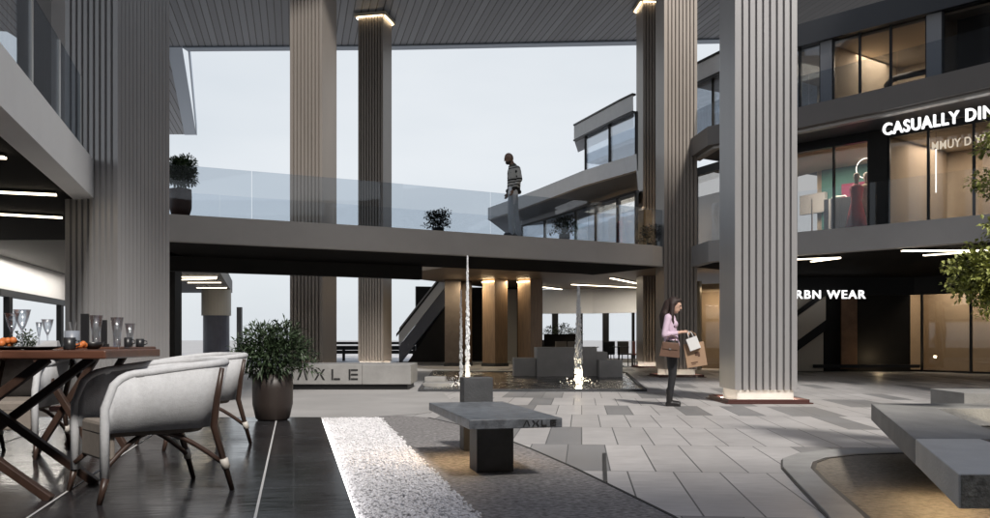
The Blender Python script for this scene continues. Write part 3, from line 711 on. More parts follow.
# restaurant at the back right, seen across the fountain
bl = empty('cafe_building', (0, 0, 0), 'cafe with white bulkhead and tall bright windows behind the fountain', 'building')
CW = [(1.95, 41.0), (4.4, 40.6), (7.2, 38.8)]
MB().band(CW, off(CW, .0, .3), 2.2, 3.297).build('bulkhead', m_white, bl)
for t in (.0, .16, .40, .60, .80, 1.0):
    c = Vector(CW[0]).lerp(Vector(CW[1]), min(1, t / .5)) if t < .5 else Vector(CW[1]).lerp(Vector(CW[2]), (t - .5) / .5)
    MB().box((c.x, c.y + .1, 1.1), (.28 if t in (.6, .16) else .12, .15, 2.2)).build('window_post', m_frame, bl)
MB().band([(1.95, 41.0), (3.2, 40.8)], [(1.95, 41.1), (3.2, 40.9)], 0, 1.0).build('low_wall', m_dark, bl)
MB().band(CW, off(CW, 0, .2), .0, .18).build('sill', m_conc, bl)
for i, (p, q, lb) in enumerate((((2.05, 38.0, 3.24), (2.9, 39.6, 3.24), 'warm ceiling strip above the dark planter behind the fountain'),
                                ((3.1, 36.2, 3.24), (6.3, 38.5, 3.24), 'long warm ceiling strip above the cafe windows'),
                                ((4.2, 32.5, 3.24), (5.6, 35.5, 3.24), 'warm ceiling strip nearest the dark column at the cafe'))):
    o = empty('strip_light', ((p[0] + q[0]) / 2, (p[1] + q[1]) / 2, 3.26), lb, 'ceiling light', 'strip lights over the cafe'); c = Vector(o.location)
    MB().bar(Vector(p) - c + Vector((0, 0, .015)), Vector(q) - c + Vector((0, 0, .015)), .14, .03).build('housing', m_frame, o)
    MB().bar(Vector(p) - c - Vector((0, 0, .012)), Vector(q) - c - Vector((0, 0, .012)), .12, .02).build('diffuser', m_led, o)
pb = empty('planter_box', (2.75, 36.6, 0), 'dark planter box of greenery behind the fountain steps', 'planter')
MB().box((0, 0, .62), (1.5, .5, 1.24)).build('box', m_dark, pb)
# cafe chairs and tables, tiny in the picture
def cafe_chair(x, y, rz, m, label):
    o = empty('cafe_chair', (x, y, 0), label, 'chair', 'cafe chairs behind the fountain', rz)
    MB().box((0, 0, .46), (.46, .46, .06)).build('seat', m, o, bevel=.015)
    MB().box((0, .21, .72), (.46, .05, .46)).build('backrest', m, o, bevel=.015)
    for sx in (-.19, .19):
        for sy in (-.19, .19): MB().tube([(sx, sy, .43), (sx * 1.1, sy * 1.1, 0)], .018, 6).build('leg', m_frame, o)
m_tauc = mat('taupe_fabric', (.22, .2, .18), .8); m_redc = mat('rust_fabric', (.25, .05, .025), .7); m_blk = mat('black_fabric', (.02, .02, .022), .8)
cafe_chair(2.35, 33.2, R(200), m_tauc, 'taupe cafe chair in front of the dark planter')
cafe_chair(2.95, 33.0, R(160), m_tauc, 'taupe cafe chair behind the middle of the fountain steps')
cafe_chair(4.35, 34.8, R(190), m_blk, 'black cafe chair under the bright window')
cafe_chair(5.0, 34.6, R(150), m_tauc, 'taupe cafe chair beside the rust chairs')
cafe_chair(5.45, 34.0, R(90), m_redc, 'rust red cafe chair facing its neighbour')
cafe_chair(5.75, 34.9, R(-90), m_redc, 'rust red cafe chair nearest the dark column')
for x, y, lb in ((4.7, 34.1, 'black round cafe table between the taupe and black chairs'), (3.5, 33.6, 'black round cafe table just behind the bright water jet')):
    o = empty('cafe_table', (x, y, 0), lb, 'table', 'cafe tables behind the fountain')
    MB().lathe([(.38, .72), (.38, .75)], n=20).build('table_top', m_frame, o); MB().lathe([(.2, 0), (.2, .02), (.03, .04), (.03, .719)], n=12).build('pedestal', m_frame, o)

# =================================================================== FOUNTAIN
m_step = mat('fountain_stone', (.44, .425, .41), .6, var=.12, scale=2, bump=.15, bscale=40)
fs = empty('fountain_steps', (0, 0, 0), 'stepped grey stone blocks standing in the fountain pool', 'fountain')
X = lambda px, d: (px - 495) / FPX * d
d = 24.0
for nm, x0, x1, y0, y1, zt in (('tall_block', 537, 597, 24.0, 25.8, .80), ('side_block', 597.3, 608, 24.1, 25.5, .68), ('low_block', 514, 536.7, 24.25, 25.9, .5), ('corner_block', 597.3, 620.5, 23.6, 24.08, .47)):
    MB().box(((X(x0, d) + X(x1, d)) / 2, (y0 + y1) / 2, zt / 2), (X(x1, d) - X(x0, d), y1 - y0, zt)).build(nm, m_step, fs, bevel=.012)
st = empty('pool_steps', (X(437, 18.6), 18.9, 0), 'low concrete step at the corner of the pool by the long seat', 'step')
MB().box((0, .3, .05), (.62, .9, .1)).build('lower_tread', m_conc, st, bevel=.008); MB().box((-.1, .8, .15), (.45, .5, .1)).build('upper_tread', m_conc, st, bevel=.008)
m_drop = mat('water_drops', (.88, .90, .93), .15, spec=1.0)
m_drop.node_tree.nodes['Principled BSDF'].inputs['Transmission Weight'].default_value = .12
def jet(px, d, z1, label, wd, n, seed, amp=1.0):
    r = random.Random(seed); mb = MB(); x0 = 0
    mb2 = MB()
    for i in range(n):
        t = r.random() ** .8; z = z1 * t; sp = wd * (.3 + .9 * (1 - t)) * (.5 + .5 * r.random())
        rr = r.uniform(.006, .019) * (1.2 - .5 * t)
        a = r.uniform(0, 6.28); q = sp * r.random() ** .7
        mb.ball((math.cos(a) * q, math.sin(a) * q, z), (rr, rr, rr * r.uniform(1.2, 3.4)), 5, 4)
    k = 70
    mb.tube([(r.uniform(-.02, .02), r.uniform(-.02, .02), z1 * i / (k - 1)) for i in range(k)], [wd * .16 * (1 - .6 * i / (k - 1)) * r.uniform(.1, 1.4) + .002 for i in range(k)], 6)
    o = empty('water_jet', ((px - 495) / FPX * d, d, .03), label, 'water jet', 'fountain jets')
    mb.build('spray', m_drop, o, smooth=True)['kind'] = 'stuff'
    for i in range(70):
        a = r.uniform(0, 6.28); q = r.uniform(.03, .42) ** 1.0; rr = r.uniform(.006, .018); mb2.ball((math.cos(a) * q, math.sin(a) * q, r.uniform(0, .22) * (1 - q * 1.6) if q < .5 else 0.01), rr, 5, 4)
    mb2.build('splash', m_drop, o, smooth=True)['kind'] = 'stuff'
    MB().lathe([(.05, -.01), (.05, .012), (.02, .03)], n=10).build('nozzle', m_frame, o)
    return o
jet(467.5, 18.6, 2.70, 'tallest water jet rising behind the small stone block', .055, 1500, 1)
jet(461, 20.5, 2.1, 'fainter short water jet left of the tallest one', .045, 600, 2)
jet(578.5, 20.0, 2.15, 'bright water jet in front of the stepped fountain blocks', .10, 2600, 3)

# =================================================================== LONG SEAT WITH LETTERS
ax = empty('lettered_bench', (-2.87, 18.0, 0), 'long low stone seat carved AXLE behind the potted bush', 'bench')
MB().box((-.63, .75, .31), (1.68, 1.5, .40)).build('seat_block', m_conc, ax, bevel=.012)
MB().box((.70, .75, .31), (.975, 1.5, .40)).build('seat_block', m_conc, ax, bevel=.012)
MB().box((-.16, .75, .055), (2.55, 1.38, .11)).build('recessed_base', m_frame, ax)
def axle(h, wd, gap):
    """stencil letters: an A without a bar, X, L, E"""
    mb = MB(); s = h * .165; e = .006
    def poly(ps, ox): mb.prism([(ox + p[0], p[1]) for p in ps], 0, e)
    x = 0
    poly([(0, 0), (s, 0), (wd * .55, h), (wd * .4, h)], x); poly([(wd - s, 0), (wd, 0), (wd * .68, h), (wd * .58, h)], x); x += wd + gap
    poly([(0, 0), (s * 1.1, 0), (wd * .47, h * .48), (wd * .3, h * .48)], x); poly([(wd - s * 1.1, 0), (wd, 0), (wd * .7, h * .48), (wd * .53, h * .48)], x)
    poly([(0, h), (s * 1.1, h), (wd * .47, h * .54), (wd * .3, h * .54)], x); poly([(wd - s * 1.1, h), (wd, h), (wd * .7, h * .54), (wd * .53, h * .54)], x); x += wd + gap
    poly([(0, 0), (s, 0), (s, h), (0, h)], x); poly([(s * 1.25, 0), (wd * .8, 0), (wd * .8, s), (s * 1.25, s)], x); x += wd + gap
    poly([(0, 0), (s, 0), (s, h), (0, h)], x)
    for z in (0, (h - s) / 2, h - s): poly([(s * 1.25, z), (wd * .85, z), (wd * .85, z + s), (s * 1.25, z + s)], x)
    return mb
m_ink = mat('cut_letters', (.012, .012, .012), .7)
lt = axle(.215, .215, .13); stand(lt, (-1.09, -.003, .20), (1, 0)); lt.build('lettering', m_ink, ax)

# =================================================================== CENTRAL STONE BENCH
bA, bB, bC = Vector((-.58, 7.9)), Vector((-.178, 6.19)), Vector((.475, 6.35)); bD = bA + (bC - bB)
cb = empty('stone_bench', (-.05, 7.05, .008), 'floating slab bench carved AXLE on dark setts beside the pebbles', 'bench'); c0 = Vector((-.05, 7.05))
MB().prism([(p - c0)[:] for p in (bA, bB, bC, bD)], .375, .442).build('seat_slab', mat('bench_stone', (.12, .13, .145), .42, var=.6, scale=13, bump=.3, bscale=70), cb, bevel=.005)
du = (bC - bB).normalized(); dv = (bA - bB).normalized(); ang = math.atan2(du.y, du.x)
q = bB + du * .30 + dv * .62 - c0
MB().box((q.x, q.y, .187), (.285, .26, .374), ang).build('leg', m_conc_dark, cb, bevel=.006)
q = bA + du * .46 + dv * .16 - c0
MB().box((q.x, q.y, .327), (.27, .18, .655), ang).build('end_post', m_conc_dark, cb, bevel=.006)
lt = axle(.040, .050, .016); o2 = bB + du * .385 - c0; n2 = Vector((du.y, -du.x)) * .002
stand(lt, (o2.x + n2.x, o2.y + n2.y, .39), du).build('lettering', m_ink, cb)
q = bB + du * .15 + dv * .8 - c0
MB().bar((q.x, q.y, .368), (q.x + dv.x * .75, q.y + dv.y * .75, .368), .02, .012).build('underlight', emat('bench_led', (1, .66, .34), 40), cb)

# =================================================================== RIGHT PLANTER ISLAND AND SLAB BENCH
ringo = [(1.30, 2.2), (1.60, 4.0), (1.87, 5.06), (2.08, 6.2), (2.23, 6.98), (2.38, 7.45), (2.62, 7.8), (3.02, 8.06), (3.5, 8.18), (4.2, 8.18), (5.6, 8.05), (7.2, 7.4), (8, 6)]
ringi = [(1.52, 2.2), (1.80, 4.0), (2.06, 5.06), (2.27, 6.2), (2.42, 6.9), (2.56, 7.25), (2.76, 7.52), (3.08, 7.74), (3.5, 7.84), (4.2, 7.84), (5.5, 7.7), (7.0, 7.05), (7.7, 6)]
pi_ = empty('planter_ring', (0, 0, 0), 'curved flat concrete kerb round the sandy tree bed', 'kerb')
m_ring = mat('ring_concrete', (.33, .325, .315), .7, var=.15, scale=3, bump=.3, bscale=50)
MB().band(ringo, ringi, -.02, .022).build('kerb', m_ring, pi_, bevel=.006)
MB().band(off(ringo, -.010, .004), off(ringo, .001, -.001), -.02, .006).build('outer_joint', m_frame, pi_)
MB().band(off(ringi, -.004, 0), off(ringi, .03, -.02), -.02, .018).build('steel_edge', m_frame, pi_)
struct('sand_bed', MB().sheet(off(ringi, .02, -.01) + [(8, 2.2)], .012), mat('sand_gravel', (.26, .225, .18), .9, var=.32, scale=26, bump=.9, bscale=130))
rbench = empty('slab_bench', (3.2, 5.6, 0), 'long cantilevered concrete slab bench over the sandy tree bed', 'bench'); c0 = Vector((3.2, 5.6))
A1, A0 = Vector((1.905, 3.70)), Vector((3.26, 7.80))
fa = (A0 - A1); cut = A1 + fa * .32
def L2(p): return (p[0] - c0.x, p[1] - c0.y)
zb, zt = .305, .45
holeL = A1 + fa * .30 + Vector((.28, 0)); 
inner0 = A0 + Vector((.62, -.62)); inner1 = A1 + Vector((.55, .72)); innerc = A1 + fa * .32 + Vector((.52, 0))
m_bd = mat('weathered_concrete', (.27, .265, .255), .75, var=.22, scale=3, bump=.4, bscale=60, stretch=(1, .4, 1))
m_bl = mat('concrete_lit_patch', (.62, .61, .58), .7, var=.08, scale=4, bump=.25, bscale=60)  # paler colour paints the patch of light on the bench's near end
MB().prism([L2(A0), L2(cut), L2(cut + Vector((.55, .0))), L2(A0 + Vector((.30, -.55))), L2(A0 + Vector((2.6, -.55))), L2(A0 + Vector((2.6, 0)))], zb, zt).build('long_slab', m_bd, rbench, bevel=.006)
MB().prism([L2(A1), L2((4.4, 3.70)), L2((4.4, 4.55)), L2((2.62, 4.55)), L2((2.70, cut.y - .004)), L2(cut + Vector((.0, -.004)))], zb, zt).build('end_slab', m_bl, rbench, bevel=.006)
mpz = mat('porous_concrete', (.30, .29, .25), .85, var=.5, scale=30, bump=1.0, bscale=60)
MB().box((3.15 - c0.x + .0, 3.697 - c0.y, .378), (2.47, .012, .135)).build('end_face', mpz, rbench)
MB().prism([L2(A0 + Vector((.25, -.4))), L2(A1 + fa * .45 + Vector((.42, 0))), L2(A1 + fa * .45 + Vector((.9, 0))), L2(A0 + Vector((.8, -.6)))], .012, zb - .003).build('plinth', m_frame, rbench)
MB().box((4.2 - c0.x, 7.2 - c0.y, .16), (.3, .3, .285)).build('plinth', m_frame, rbench)
up = A1 + fa * .03 + Vector((.2, 0)); uq = A1 + fa * .5 + Vector((.2, 0))
MB().bar((up.x - c0.x, up.y - c0.y, zb - .012), (uq.x - c0.x, uq.y - c0.y, zb - .012), .03, .012).build('underlight', emat('warm_led', (1, .74, .45), 18), rbench)
sb2 = empty('slab_bench', (5.4, 9.3, 0), 'second concrete slab bench behind, cut off by the picture edge', 'bench')
MB().prism([(-.71, -.3), (1.6, -.5), (1.7, .4), (-.66, .5)], .3, .47).build('long_slab', m_bd, sb2, bevel=.006); MB().box((.2, .05, .15), (1.2, .4, .297)).build('plinth', m_frame, sb2)
# slim floor slot and recessed light pair
p0 = G(604.2, 454); p1 = G(605.4, 483)
struct('floor_drain', MB().bar((p0.x, p0.y, .006), (p1.x, p1.y, .006), .03, .006), m_frame)

# =================================================================== FOLIAGE
def leaf_mat(name, col, var=.35):
    m = mat(name, col, .5, var=var, scale=9)
    return m
def leaf_mesh(name, blobs, n, ln, wd, m, parent, seed, up=.3, droop=.2, shell=.55, label=None):
    """leaf-sized folded blades spread through ellipsoid clumps"""
    r = random.Random(seed); mb = MB(); wsum = [b[1][0] * b[1][1] * b[1][2] for b in blobs]
    for i in range(n):
        b = r.choices(blobs, wsum)[0]; c, rad = b
        dv_ = Vector((r.gauss(0, 1), r.gauss(0, 1), r.gauss(0, 1))).normalized(); q = r.random() ** (1 - shell)
        pos = Vector(c) + Vector((dv_.x * rad[0], dv_.y * rad[1], dv_.z * rad[2])) * q * r.uniform(.85, 1.1)
        d_ = (dv_ + Vector((r.gauss(0, .5), r.gauss(0, .5), r.gauss(0, .5) + up))).normalized()
        l = ln * r.uniform(.6, 1.25); w_ = wd * r.uniform(.7, 1.2)
        sd_ = d_.cross(Vector((r.gauss(0, .4), r.gauss(0, .4), 1))).normalized(); nn = sd_.cross(d_)
        mid = pos + d_ * l * .5; tip = pos + d_ * l - Vector((0, 0, droop * l)) 
        mb.add([pos, mid + sd_ * w_ * .5 + nn * w_ * .15, tip, mid - sd_ * w_ * .5 + nn * w_ * .15, mid], [(0, 4, 1), (1, 4, 2), (0, 3, 4), (4, 3, 2)])
    return mb.build(name, m, parent)
def pot_mb(r0, r1, h, rim=.03, n=28): return MB().lathe([(r0 * .8, 0), (r0 * .93, h * .04), (r1 * .985, h * .35), (r1, h * .7), (r1 * .97, h), (r1 * .97 - rim, h), (r1 * .97 - rim, h - .05), (.01, h - .05)], n=n)
m_pot = mat('brown_pot', (.028, .020, .017), .5, var=.15, scale=4)
m_leafd = leaf_mat('dark_leaves', (.035, .058, .026)); m_leafm = leaf_mat('mid_leaves', (.05, .085, .03)); m_leafy = leaf_mat('sunny_leaves', (.27, .29, .075), .5)
m_stem = mat('stem', (.07, .05, .03), .8)
def potted(name, x, y, z, r0, r1, h, blobs, n, ln, wd, lm, label, seed, group=None, pm=m_pot):
    o = empty(name, (x, y, z), label, 'potted plant', group)
    pot_mb(r0, r1, h).build('pot', pm, o, smooth=True)
    MB().lathe([(r1 * .93 - .03, h - .06), (.02, h - .045)], n=16).build('soil', mat('soil', (.03, .022, .016), .9), o)
    st_ = MB(); r = random.Random(seed)
    for b in blobs: st_.tube([(r.uniform(-.04, .04), r.uniform(-.04, .04), h - .05), (b[0][0] * .5, b[0][1] * .5, h + (b[0][2] - h) * .5), b[0]], [.012, .009, .004], 5)
    st_.build('stems', m_stem, o)
    leaf_mesh('foliage', blobs, n, ln, wd, lm, o, seed)
    return o
blobs = [((0, 0, .80), (.36, .34, .26)), ((-.26, 0, .70), (.2, .22, .19)), ((.24, .05, .74), (.22, .22, .2)), ((.0, -.15, .68), (.32, .2, .2)), ((.12, 0, .98), (.2, .2, .14)), ((-.14, .05, .95), (.2, .2, .14)), ((.40, 0, .60), (.1, .1, .12)), ((-.38, 0, .83), (.1, .1, .1))]
potted('potted_bush', -2.50, 10.12, .10, .20, .225, .52, blobs, 3600, .10, .022, m_leafd, 'bushy dark green plant in a brown pot on the terrace corner', 11)
blobs = [((0, 0, .95), (.30, .30, .30)), ((.12, 0, 1.1), (.22, .2, .2)), ((-.1, 0, 1.08), (.22, .2, .2)), ((.2, 0, .85), (.15, .15, .18)), ((-.2, 0, .9), (.15, .15, .15))]
potted('potted_bush', X(180.5, 18.5), 18.5, 3.497, .18, .225, .60, blobs, 4200, .075, .03, m_leafm, 'round green bush in a brown pot at the left end of the bridge', 12, 'potted bushes along the bridge', mat('red_brown_pot', (.10, .045, .03), .5, var=.15, scale=4))
m_leafk = leaf_mat('deep_leaves', (.018, .026, .014))
for px, dd, sc_, lb, sdn in ((438, 21.3, 1.05, 'small dark bush behind the bridge glass left of the man', 13), (564.5, 22.6, 1.1, 'dark bush behind the bridge glass right of the man', 14), (652, 24.6, 1.15, 'leafy dark plant at the right end of the bridge by the column', 15)):
    blobs = [((0, 0, .34 * sc_), (.26 * sc_, .25 * sc_, .2 * sc_)), ((.1 * sc_, 0, .46 * sc_), (.18 * sc_, .16 * sc_, .13 * sc_)), ((-.14 * sc_, 0, .42 * sc_), (.16 * sc_, .16 * sc_, .12 * sc_)), ((.24 * sc_, 0, .22 * sc_), (.1, .1, .08)), ((-.28 * sc_, 0, .2 * sc_), (.1, .1, .06))]
    potted('potted_bush', X(px, dd), dd, 3.497, .1, .14, .16, blobs, 1100, .07, .035, m_leafk, lb, sdn, 'potted bushes along the bridge', m_frame)
leaf_mesh('foliage', [((-.5, 0, 1.35), (.3, .22, .2)), ((0, 0, 1.42), (.35, .22, .26)), ((.5, 0, 1.32), (.3, .22, .18))], 900, .11, .04, m_leafm, pb, 21)
for x, y, lb, sdn in ((-13.2, 30.0, 'small green shrub outside the openings near the wide column', 31), (-12.7, 33.6, 'small green shrub outside next to the round pillar', 32), (-12.6, 24.0, 'small shrub outside the window behind the wine glasses', 33)):
    s_ = empty('shrub', (x, y, 0), lb, 'shrub', 'shrubs outside the openings')
    MB().tube([(0, 0, -.02), (0, 0, .6)], .02, 6).build('stem', m_stem, s_); leaf_mesh('foliage', [((0, 0, .85), (.35, .35, .35)), ((.2, 0, 1.05), (.2, .2, .2))], 500, .1, .05, m_leafm, s_, sdn)

# tree at the right edge, rooted in the sandy bed just outside the picture
tr_ = empty('young_tree', (4.75, 7.0, .012), 'young leafy tree whose branches hang in from the right edge', 'tree')
T = lambda p: (p[0] - 4.75, p[1] - 7.0, p[2])
MB().tube([T((4.75, 7.0, -.02)), T((4.72, 7.02, .7)), T((4.66, 7.0, 1.5)), T((4.6, 7.05, 2.4)), T((4.7, 7.1, 3.3))], [.06, .05, .042, .03, .012], 9).build('trunk', m_stem, tr_, smooth=True)
lim = MB()
def cl(px, py, d, r): p = P(px, py, d); return (T(p), (r, r * 1.1, r * .72))
cls = [cl(955, 268, 7.1, .10), cl(968, 292, 7.1, .13), cl(978, 250, 7.2, .10), cl(987, 312, 7.0, .10), cl(962, 275, 7.2, .13), cl(975, 265, 7.1, .16), cl(985, 290, 7.0, .18), cl(950, 286, 7.1, .075), cl(998, 270, 6.9, .22), cl(1010, 300, 6.9, .22), cl(984, 183, 7.2, .115), cl(972, 186, 7.3, .06), cl(983, 150, 7.2, .085), cl(998, 142, 7.1, .13), cl(1005, 190, 7.0, .17), cl(990, 226, 7.0, .08), cl(1012, 235, 7.0, .18), cl(1025, 120, 7.1, .25), cl(1030, 170, 7.0, .28), cl(1040, 260, 7.0, .28), cl(1030, 60, 7.2, .25), cl(1060, 120, 7.2, .3), cl(1075, 200, 7.2, .3)]
trk = [T((4.72, 7.02, .7)), T((4.66, 7.0, 1.5)), T((4.6, 7.05, 2.4)), T((4.7, 7.1, 3.3))]
for c, r_ in cls:
    s0 = min(trk, key=lambda t: abs(t[2] - c[2] + .3)); mid = [(s0[i] + c[i]) / 2 + random.uniform(-.04, .04) for i in range(3)]
    lim.tube([s0, mid, c], [.017, .011, .004], 6)
lim.build('branches', m_stem, tr_)
leaf_mesh('crown', cls, 14000, .05, .030, m_leafy, tr_, 41, up=.2, shell=.35)

tl_ = empty('ground_spotlight', (4.25, 6.35, .012), 'small spotlight in the sandy bed aimed up at the young tree', 'spotlight')
MB().lathe([(.05, 0), (.05, .05), (.04, .06)], n=14).build('housing', m_frame, tl_); MB().lathe([(.034, .061), (.034, .066)], n=14).build('lens', emat('spot_lens', (1, .85, .6), 12), tl_)

# =================================================================== DINING FURNITURE
TZ = .10
m_fab = mat('chair_fabric', (.52, .525, .54), .9, var=.09, scale=30, bump=.35, bscale=160)
m_fabs = mat('seat_fabric', (.22, .19, .165), .9, var=.1, scale=20, bump=.3, bscale=160)
m_legw = mat('dark_walnut', (.045, .025, .018), .4, var=.25, scale=5, stretch=(4, 4, .6))
m_top = mat('walnut_top', (.10, .042, .026), .38, var=.35, scale=4, stretch=(.6, 5, 5))
m_fer = mat('pale_ferrule', (.5, .47, .43), .5)
def tub_chair(x, y, rz, label, k=1.0):
    o = empty('tub_chair', (x, y, TZ), label, 'chair', 'pale tub chairs at the dining tables', rz)
    path = []
    xa, xb, yb, rr = .33, -.33, .285, .17
    for i in range(14): path.append((xa + (xb + rr - xa) * i / 13, yb, 0, 1))
    for i in range(1, 9): a = math.pi / 2 + math.pi / 2 * i / 9; path.append((xb + rr + rr * math.cos(a), yb - rr + rr * math.sin(a), math.cos(a), math.sin(a)))
    for i in range(9): path.append((xb, (yb - rr) * (1 - 2 * i / 8), -1, 0))
    half = path[:22]; path = half + path[22:] + [(p[0], -p[1], p[2], -p[3]) for p in half[::-1]]
    rim = []; v = []; n = len(path)
    for (px_, py_, nx, ny) in path:
        t = min(1, max(0, (xa - px_) / .62)); zr = .68 + .085 * t ** .8
        if px_ > .19: u = min(1, (px_ - .19) / .14); zr -= (1 - math.sqrt(max(0, 1 - u * u))) * .13
        fl = .035 + .055 * t; zb_ = .385
        tx, ty = px_ + nx * fl, py_ + ny * fl
        if t < .3: ty = py_ + math.copysign(.02, py_)
        th = .042
        cx, cy = (nx, ny)
        prof = [(px_, py_, zb_), (px_ + (tx - px_) * .55, py_ + (ty - py_) * .55, zb_ + (zr - zb_) * .5), (tx, ty, zr), (tx - cx * th, ty - cy * th, zr), (px_ + (tx - px_) * .5 - cx * th, py_ + (ty - py_) * .5 - cy * th, zb_ + (zr - zb_) * .5), (px_ - cx * th, py_ - cy * th, zb_)]
        v += prof; rim.append((tx - cx * th / 2, ty - cy * th / 2, zr))
    f = []
    for i in range(n - 1):
        for k_ in range(6): f.append((i * 6 + k_, i * 6 + (k_ + 1) % 6, (i + 1) * 6 + (k_ + 1) % 6, (i + 1) * 6 + k_))
    f += [tuple(range(6))[::-1], tuple((n - 1) * 6 + q for q in range(6))]
    mb = MB(); mb.add(v, f); mb.build('shell', m_fab, o, smooth=False)
    for p_ in o.children[0].data.polygons: p_.use_smooth = len(p_.vertices) == 4
    full = [(rim[0][0] + .012, rim[0][1], .13), (rim[0][0] + .012, rim[0][1], .42), (rim[0][0] + .01, rim[0][1], rim[0][2] - .03)] + rim[1:-1] + [(rim[-1][0] + .01, rim[-1][1], rim[-1][2] - .03), (rim[-1][0] + .012, rim[-1][1], .42), (rim[-1][0] + .012, rim[-1][1], .13)]
    MB().tube(full, .0255, 10).build('padded_rim', m_fab, o, smooth=True)
    seat = [(xa - .01, yb - .05), (xb + rr, yb - .05), (xb + .09, yb - .10), (xb + .05, yb - rr)]; seat = seat + [(p[0], -p[1]) for p in seat[::-1]]
    MB().prism(seat, .355, .44).build('seat', m_fabs, o, bevel=.02)
    MB().box((xa - .035, 0, .30), (.045, 2 * yb - .08, .16)).build('front_apron', m_fabs, o, bevel=.015)
    for s in (-1, 1):
        lg = MB(); lg.tube([(xb + .035, s * (yb + .075), .735), (xb + .05, s * (yb + .04), .56), (xb + .055, s * (yb + .005), .39), (xb - .055, s * (yb + .015), 0)], [.014, .02, .022, .015], 10)
        l1 = lg.build('leg', m_legw, o, smooth=True)
        MB().tube([(xb - .002, s * (yb + .01), .195), (xb - .018, s * (yb + .012), .135)], [.025, .024], 10).build('ferrule', m_fer, l1, smooth=True)
        MB().tube([(xa + .01, s * (yb + .01), .14), (xa + .045, s * (yb + .01), 0)], [.022, .015], 10).build('leg', m_legw, o, smooth=True)
        br_ = MB(); q = []
        for i in range(8): t = i / 7; q.append((xb + .0 + .38 * t, s * (yb - .0 - .12 * t), .17 + .20 * math.sin(t * math.pi / 2)))
        br_.tube(q, .015, 8); q = []
        for i in range(8): t = i / 7; q.append((xa - .33 * t + .02, s * (yb - .02 - .12 * t), .17 + .20 * math.sin(t * math.pi / 2)))
        br_.tube(q, .015, 8)
        br_.build('brace', m_legw, o, smooth=True)
    return o
tub_chair(-2.06, 5.37, R(220), 'large pale tub chair nearest the camera, right of the dining table')
tub_chair(-2.60, 7.75, R(222), 'pale tub chair partly hidden behind the nearest tub chair, next to the potted bush')
tub_chair(-3.78, 7.05, R(-82), 'pale tub chair seen under the near table, right of the other one there')
tub_chair(-4.35, 7.0, R(-96), 'pale tub chair at the far left picture edge behind the near table')

def table(x0, x1, y0, y1, ztop, label, legx):
    cx, cy_ = (x0 + x1) / 2, (y0 + y1) / 2
    o = empty('dining_table', (cx, cy_, TZ), label, 'table', 'dining tables on the terrace')
    rr = random.Random(int(x0 * 100)); ed_ = []
    n = 14
    for i in range(n + 1): ed_.append((x0 - cx + (x1 - x0) * i / n, y0 - cy_ + rr.uniform(-.012, .012)))
    for i in range(n + 1): ed_.append((x1 - cx - (x1 - x0) * i / n, y1 - cy_ + rr.uniform(-.012, .012)))
    z = ztop - TZ
    MB().prism(ed_, z - .048, z).build('table_top', m_top, o, bevel=.008)
    for yy in (y0 + .07, y1 - .15):
        for qi, (xa_, xb_) in enumerate(legx):
            yl = yy - cy_ + qi * .064
            MB().bar((xa_ - cx, yl, .0), (xb_ - cx, yl + .0, z - .05), .05, .05).build('leg', m_legw, o, bevel=.006)
    return o
table(-4.2, -2.16, 5.0, 5.8, .942, 'near dining table with a red brown wooden top and crossed legs', [(-2.50, -3.62), (-3.62, -2.55)])
table(-4.75, -2.9, 6.95, 7.7, .944, 'rear dining table with dark crossed legs behind the nearest tub chair', [(-3.1, -3.6), (-3.62, -3.12)])

m_tg = glass_mat('table_glass', (.90, .91, .92), .55, .05, .03)
m_cer = mat('dark_ceramic', (.02, .02, .022), .35); m_wcer = mat('pale_ceramic', (.55, .55, .55), .3); m_org = mat('orange_fruit', (.55, .16, .04), .5, var=.2, scale=12)
Z1, Z2 = .9425, .9445
def place(name, px, d, z, label, cat, group, parts):
    o = empty(name, ((px - 495) / FPX * d, d, z), label, cat, group)
    for nm, mb, m in parts: mb.build(nm, m, o, smooth=True)
    return o
def wine(r, h): return [('bowl', MB().lathe([(.006, h * .48), (r * .45, h * .6), (r * .75, h * .78), (r, h), (r - .002, h), (r * .72, h * .78), (r * .4, h * .61), (.004, h * .5)], n=20), m_tg), ('stem', MB().lathe([(r * .7, 0), (r * .65, .004), (.006, .012), (.004, h * .3), (.006, h * .479)], n=16), m_tg)]
def tumbler(r, h): return [('glass_body', MB().lathe([(r * .55, 0), (r * .6, h * .4), (r, h), (r - .0025, h), (r * .56, h * .42), (r * .5, .012), (.001, .012)], n=20), m_tg)]
def mug(r, h):
    hd_ = MB().tube([(r - .004, 0, h * .78), (r + .022, 0, h * .7), (r + .024, 0, h * .4), (r - .004, 0, h * .25)], .005, 6)
    return [('cup', MB().lathe([(r * .9, 0), (r, h * .1), (r, h), (r - .005, h), (r - .006, .01), (.001, .01)], n=20), m_cer), ('handle', hd_, m_cer)]
def plate(r): return [('plate', MB().lathe([(r * .55, 0), (r * .6, .004), (r, .016), (r, .02), (r * .6, .009), (.001, .008)], n=28), m_cer)]
gw = 'wine glasses on the dining tables'; gt = 'tumblers on the rear dining table'; gm_ = 'dark mugs on the dining tables'; gp = 'plates on the near dining table'
place('wine_glass', 22, 5.25, Z1, 'largest wine glass on the near table, at its left', 'wine glass', gw, wine(.048, .235))
place('wine_glass', 12, 5.45, Z1, 'wine glass just left behind the largest wine glass', 'wine glass', gw, wine(.042, .22))
place('wine_glass', 47.5, 5.55, Z1, 'smaller wine glass in the middle of the near table', 'wine glass', gw, wine(.036, .185))
place('wine_glass', 39, 5.7, Z1, 'slim tall glass just left of the smaller wine glass', 'wine glass', gw, wine(.02, .17))
